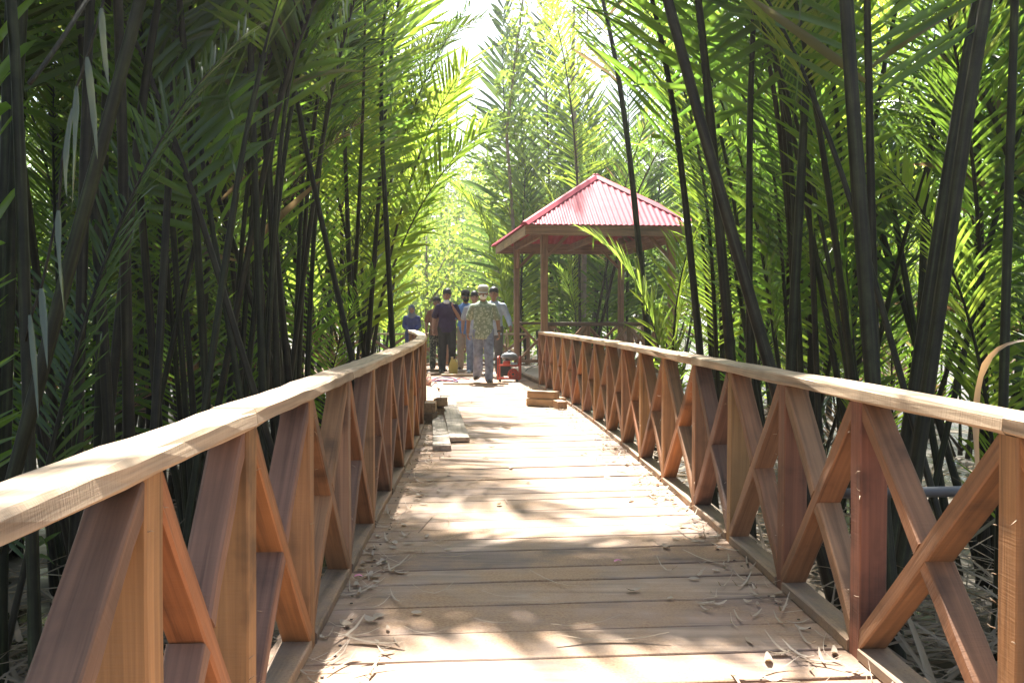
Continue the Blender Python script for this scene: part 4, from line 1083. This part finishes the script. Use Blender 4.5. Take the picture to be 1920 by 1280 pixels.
def dry_leaf():
    root = empty('dry_leaf', at(1838, 900, 3.6), 0, 'pale dry leaf blade arching over the near right railing', 'leaf'); o = root.location.copy()
    P = bez([at(1838, 900, 3.6), at(1826, 760, 3.6), at(1822, 640, 3.55), at(1880, 628, 3.4), at(1990, 640, 3.3)])
    strip([q - o for q in P], .026, M_dry, 'blade', root, 1.0)
dry_leaf()
# torn leaflets hanging from the dead frond at the near left
def torn():
    root = empty('dead_frond', at(150, 120, 3.4), 0, 'dead frond with torn pale grey green leaflets hanging at the left', 'frond'); o = root.location.copy()
    st = bez([at(260, -140, 3.9), at(190, -30, 3.6), at(120, 90, 3.3), at(60, 160, 3.2)])
    t = MB(); t.tube([q - o for q in st], .008, 6)
    t.tube([at(x, y, 3.36) - o for x, y in ((215, -60), (197, 18), (170, 106), (150, 163), (120, 300), (112, 392), (92, 480), (78, 540), (60, 588), (48, 640))], .0045, 6); t.build('stalk', M_stalk, root)
    for a, b, c, w_ in (((196, 20), (198, 90), (208, 165), .035), ((168, 110), (178, 190), (186, 300), .034), ((148, 165), (146, 250), (136, 400), .036), ((140, 205), (120, 300), (128, 372), .026), ((112, 395), (108, 480), (124, 620), .040), ((78, 540), (82, 600), (88, 690), .034), (( 56, 590), (66, 700), (70, 790), .030)):
        strip([q - o for q in bez([at(*a, 3.35), at(*b, 3.32), at(*c, 3.3)], 8)], w_ * .8, M_pale, 'leaflet', root, rg.uniform(-1.3, 1.3), folds=.7)
torn()

# ------------------------------------------------------------------ litter
def litter():
    rr = random.Random(21); t = MB()
    def leaf(x, y, z, L_, wd, a, curl, m=None):
        d = Vector((math.cos(a), math.sin(a), 0)); s = Vector((-d.y, d.x, 0)); vs = []; bend = rr.uniform(-.5, .5)
        for k in range(5):
            f = k / 4; c = Vector((x, y, z)) + d * (L_ * (f - .5)) + s * (bend * L_ * .5 * f * (1 - f)) + Vector((0, 0, .004 + curl * L_ * (f - .5) ** 2 * 2))
            h = wd / 2 * (math.sin(math.pi * (.1 + .85 * f)) ** .7)
            vs += [c + s * h, c + Vector((0, 0, -.2 * h + .002)), c - s * h + Vector((0, 0, .3 * h))]
        t.add(vs, [(q + o_, q + 1 + o_, q + 4 + o_, q + 3 + o_) for q in range(0, 12, 3) for o_ in (0, 1)])
    for _ in range(1000):
        y = 1.9 + 15 * rr.random() ** 1.5; l, r_ = XL(y) + .02, XR(y) - .02
        e = rr.random()
        x = l + abs(rr.gauss(0, .15)) if e < .40 else r_ - abs(rr.gauss(0, .18)) if e < .92 else rr.uniform(l, r_)
        if not l < x < r_: continue
        thin = rr.random() < .62
        leaf(x, y, .004, rr.uniform(.05, .26) if thin else rr.uniform(.03, .085), rr.uniform(.003, .012) if thin else rr.uniform(.014, .04), rr.uniform(0, 6.28), rr.uniform(0, .5))
    for x, y, L_, wd, a in ((1150, 1212, .42, .022, .05), (690, 1085, .3, .012, 1.0), (820, 1020, .3, .01, .6), (1040, 1100, .34, .008, -.9), (1330, 1060, .36, .02, -1.0), (1100, 1180, .3, .006, .4), (700, 1215, .24, .03, -.3), (1040, 1140, .36, .006, .15)):
        p = gp(x, y); leaf(p.x, p.y, .006, L_, wd, a, .15)
    o = t.build('leaf_litter', leafmat('litter', (.34, .26, .18), (.56, .48, .38), (.4, .3, .18), .2, rough=.6, spec=.2), None); tag(o, 'dry curled leaves and wood shavings strewn along the deck edges', 'leaf litter', kind='stuff')
    # fallen dead fronds on the mud
    t = MB(); rr = random.Random(4)
    for _ in range(2600):
        sd = rr.random() < .66
        y = rr.uniform(1.6, 14) if rr.random() < .4 else rr.uniform(1.8, 6)
        x = XR(y) + rr.uniform(.25, 3.2) if sd else XL(y) - rr.uniform(.3, 3.0)
        z = GZ + rr.uniform(.05, .5 if sd else .3); L_ = rr.uniform(.5, 1.6); a = rr.gauss(.5 if rr.random() < .5 else 2.4, .6); ti = rr.uniform(-.25, .45)
        d = Vector((math.cos(a) * math.cos(ti), math.sin(a) * math.cos(ti), math.sin(ti))); s = Vector((-d.y, d.x, 0)).normalized(); wd = rr.uniform(.012, .05); vs = []
        ben = rr.uniform(-.3, .1)
        for k in range(5):
            f = k / 4; c = Vector((x, y, z)) + d * (L_ * f) + Vector((0, 0, ben * L_ * f * f)); h = wd / 2 * (1 - .8 * f)
            vs += [c + s * h, c + Vector((0, 0, -h * .5)), c - s * h]
        t.add(vs, [(q + o_, q + 1 + o_, q + 4 + o_, q + 3 + o_) for q in range(0, 12, 3) for o_ in (0, 1)])
    m = leafmat('dead_frond', (.22, .17, .12), (.36, .30, .22), (.22, .15, .08), .3, rough=.7, spec=.2)
    o = t.build('dead_frond_litter', m, None); tag(o, 'tangle of pale dead frond leaflets on the mud beside the boardwalk', 'dead fronds', kind='stuff')
litter()
bpy.data.scenes.remove(SCR)
pk = plain('pink_petal', (.75, .25, .42), .6)
for x, y, lb in ((1160, 1057, 'pink petal lying on the right half of the deck'), (670, 1086, 'pink petal lying at the foot of the left railing')):
    p = gp(x, y); o = strip(bez([(p.x - .018, p.y, .008), (p.x, p.y + .01, .022), (p.x + .02, p.y, .008)], 6), .028, pk, 'petal', None, 0, Vector((0, 0, 1))); tag(o, lb, 'petal', 'pink petals on the deck')

def haze():  # scattering volume added to imitate veiling glare
    m, nt, N, L, B = mat('veil_haze'); N.remove(B)
    v = N.new('ShaderNodeVolumePrincipled'); v.inputs['Color'].default_value = (1, .97, .90, 1); v.inputs['Density'].default_value = .0010; v.inputs['Anisotropy'].default_value = .55
    L.new(v.outputs[0], N['Material Output'].inputs['Volume'])
    mb = MB(); mb.box((0, 430, 9.5), (1300, 1000, 25)); o = mb.build('haze', m, None, smooth=False)
    tag(o, 'thin haze volume added to stand in for lens veil', 'haze', kind='stuff')
haze()
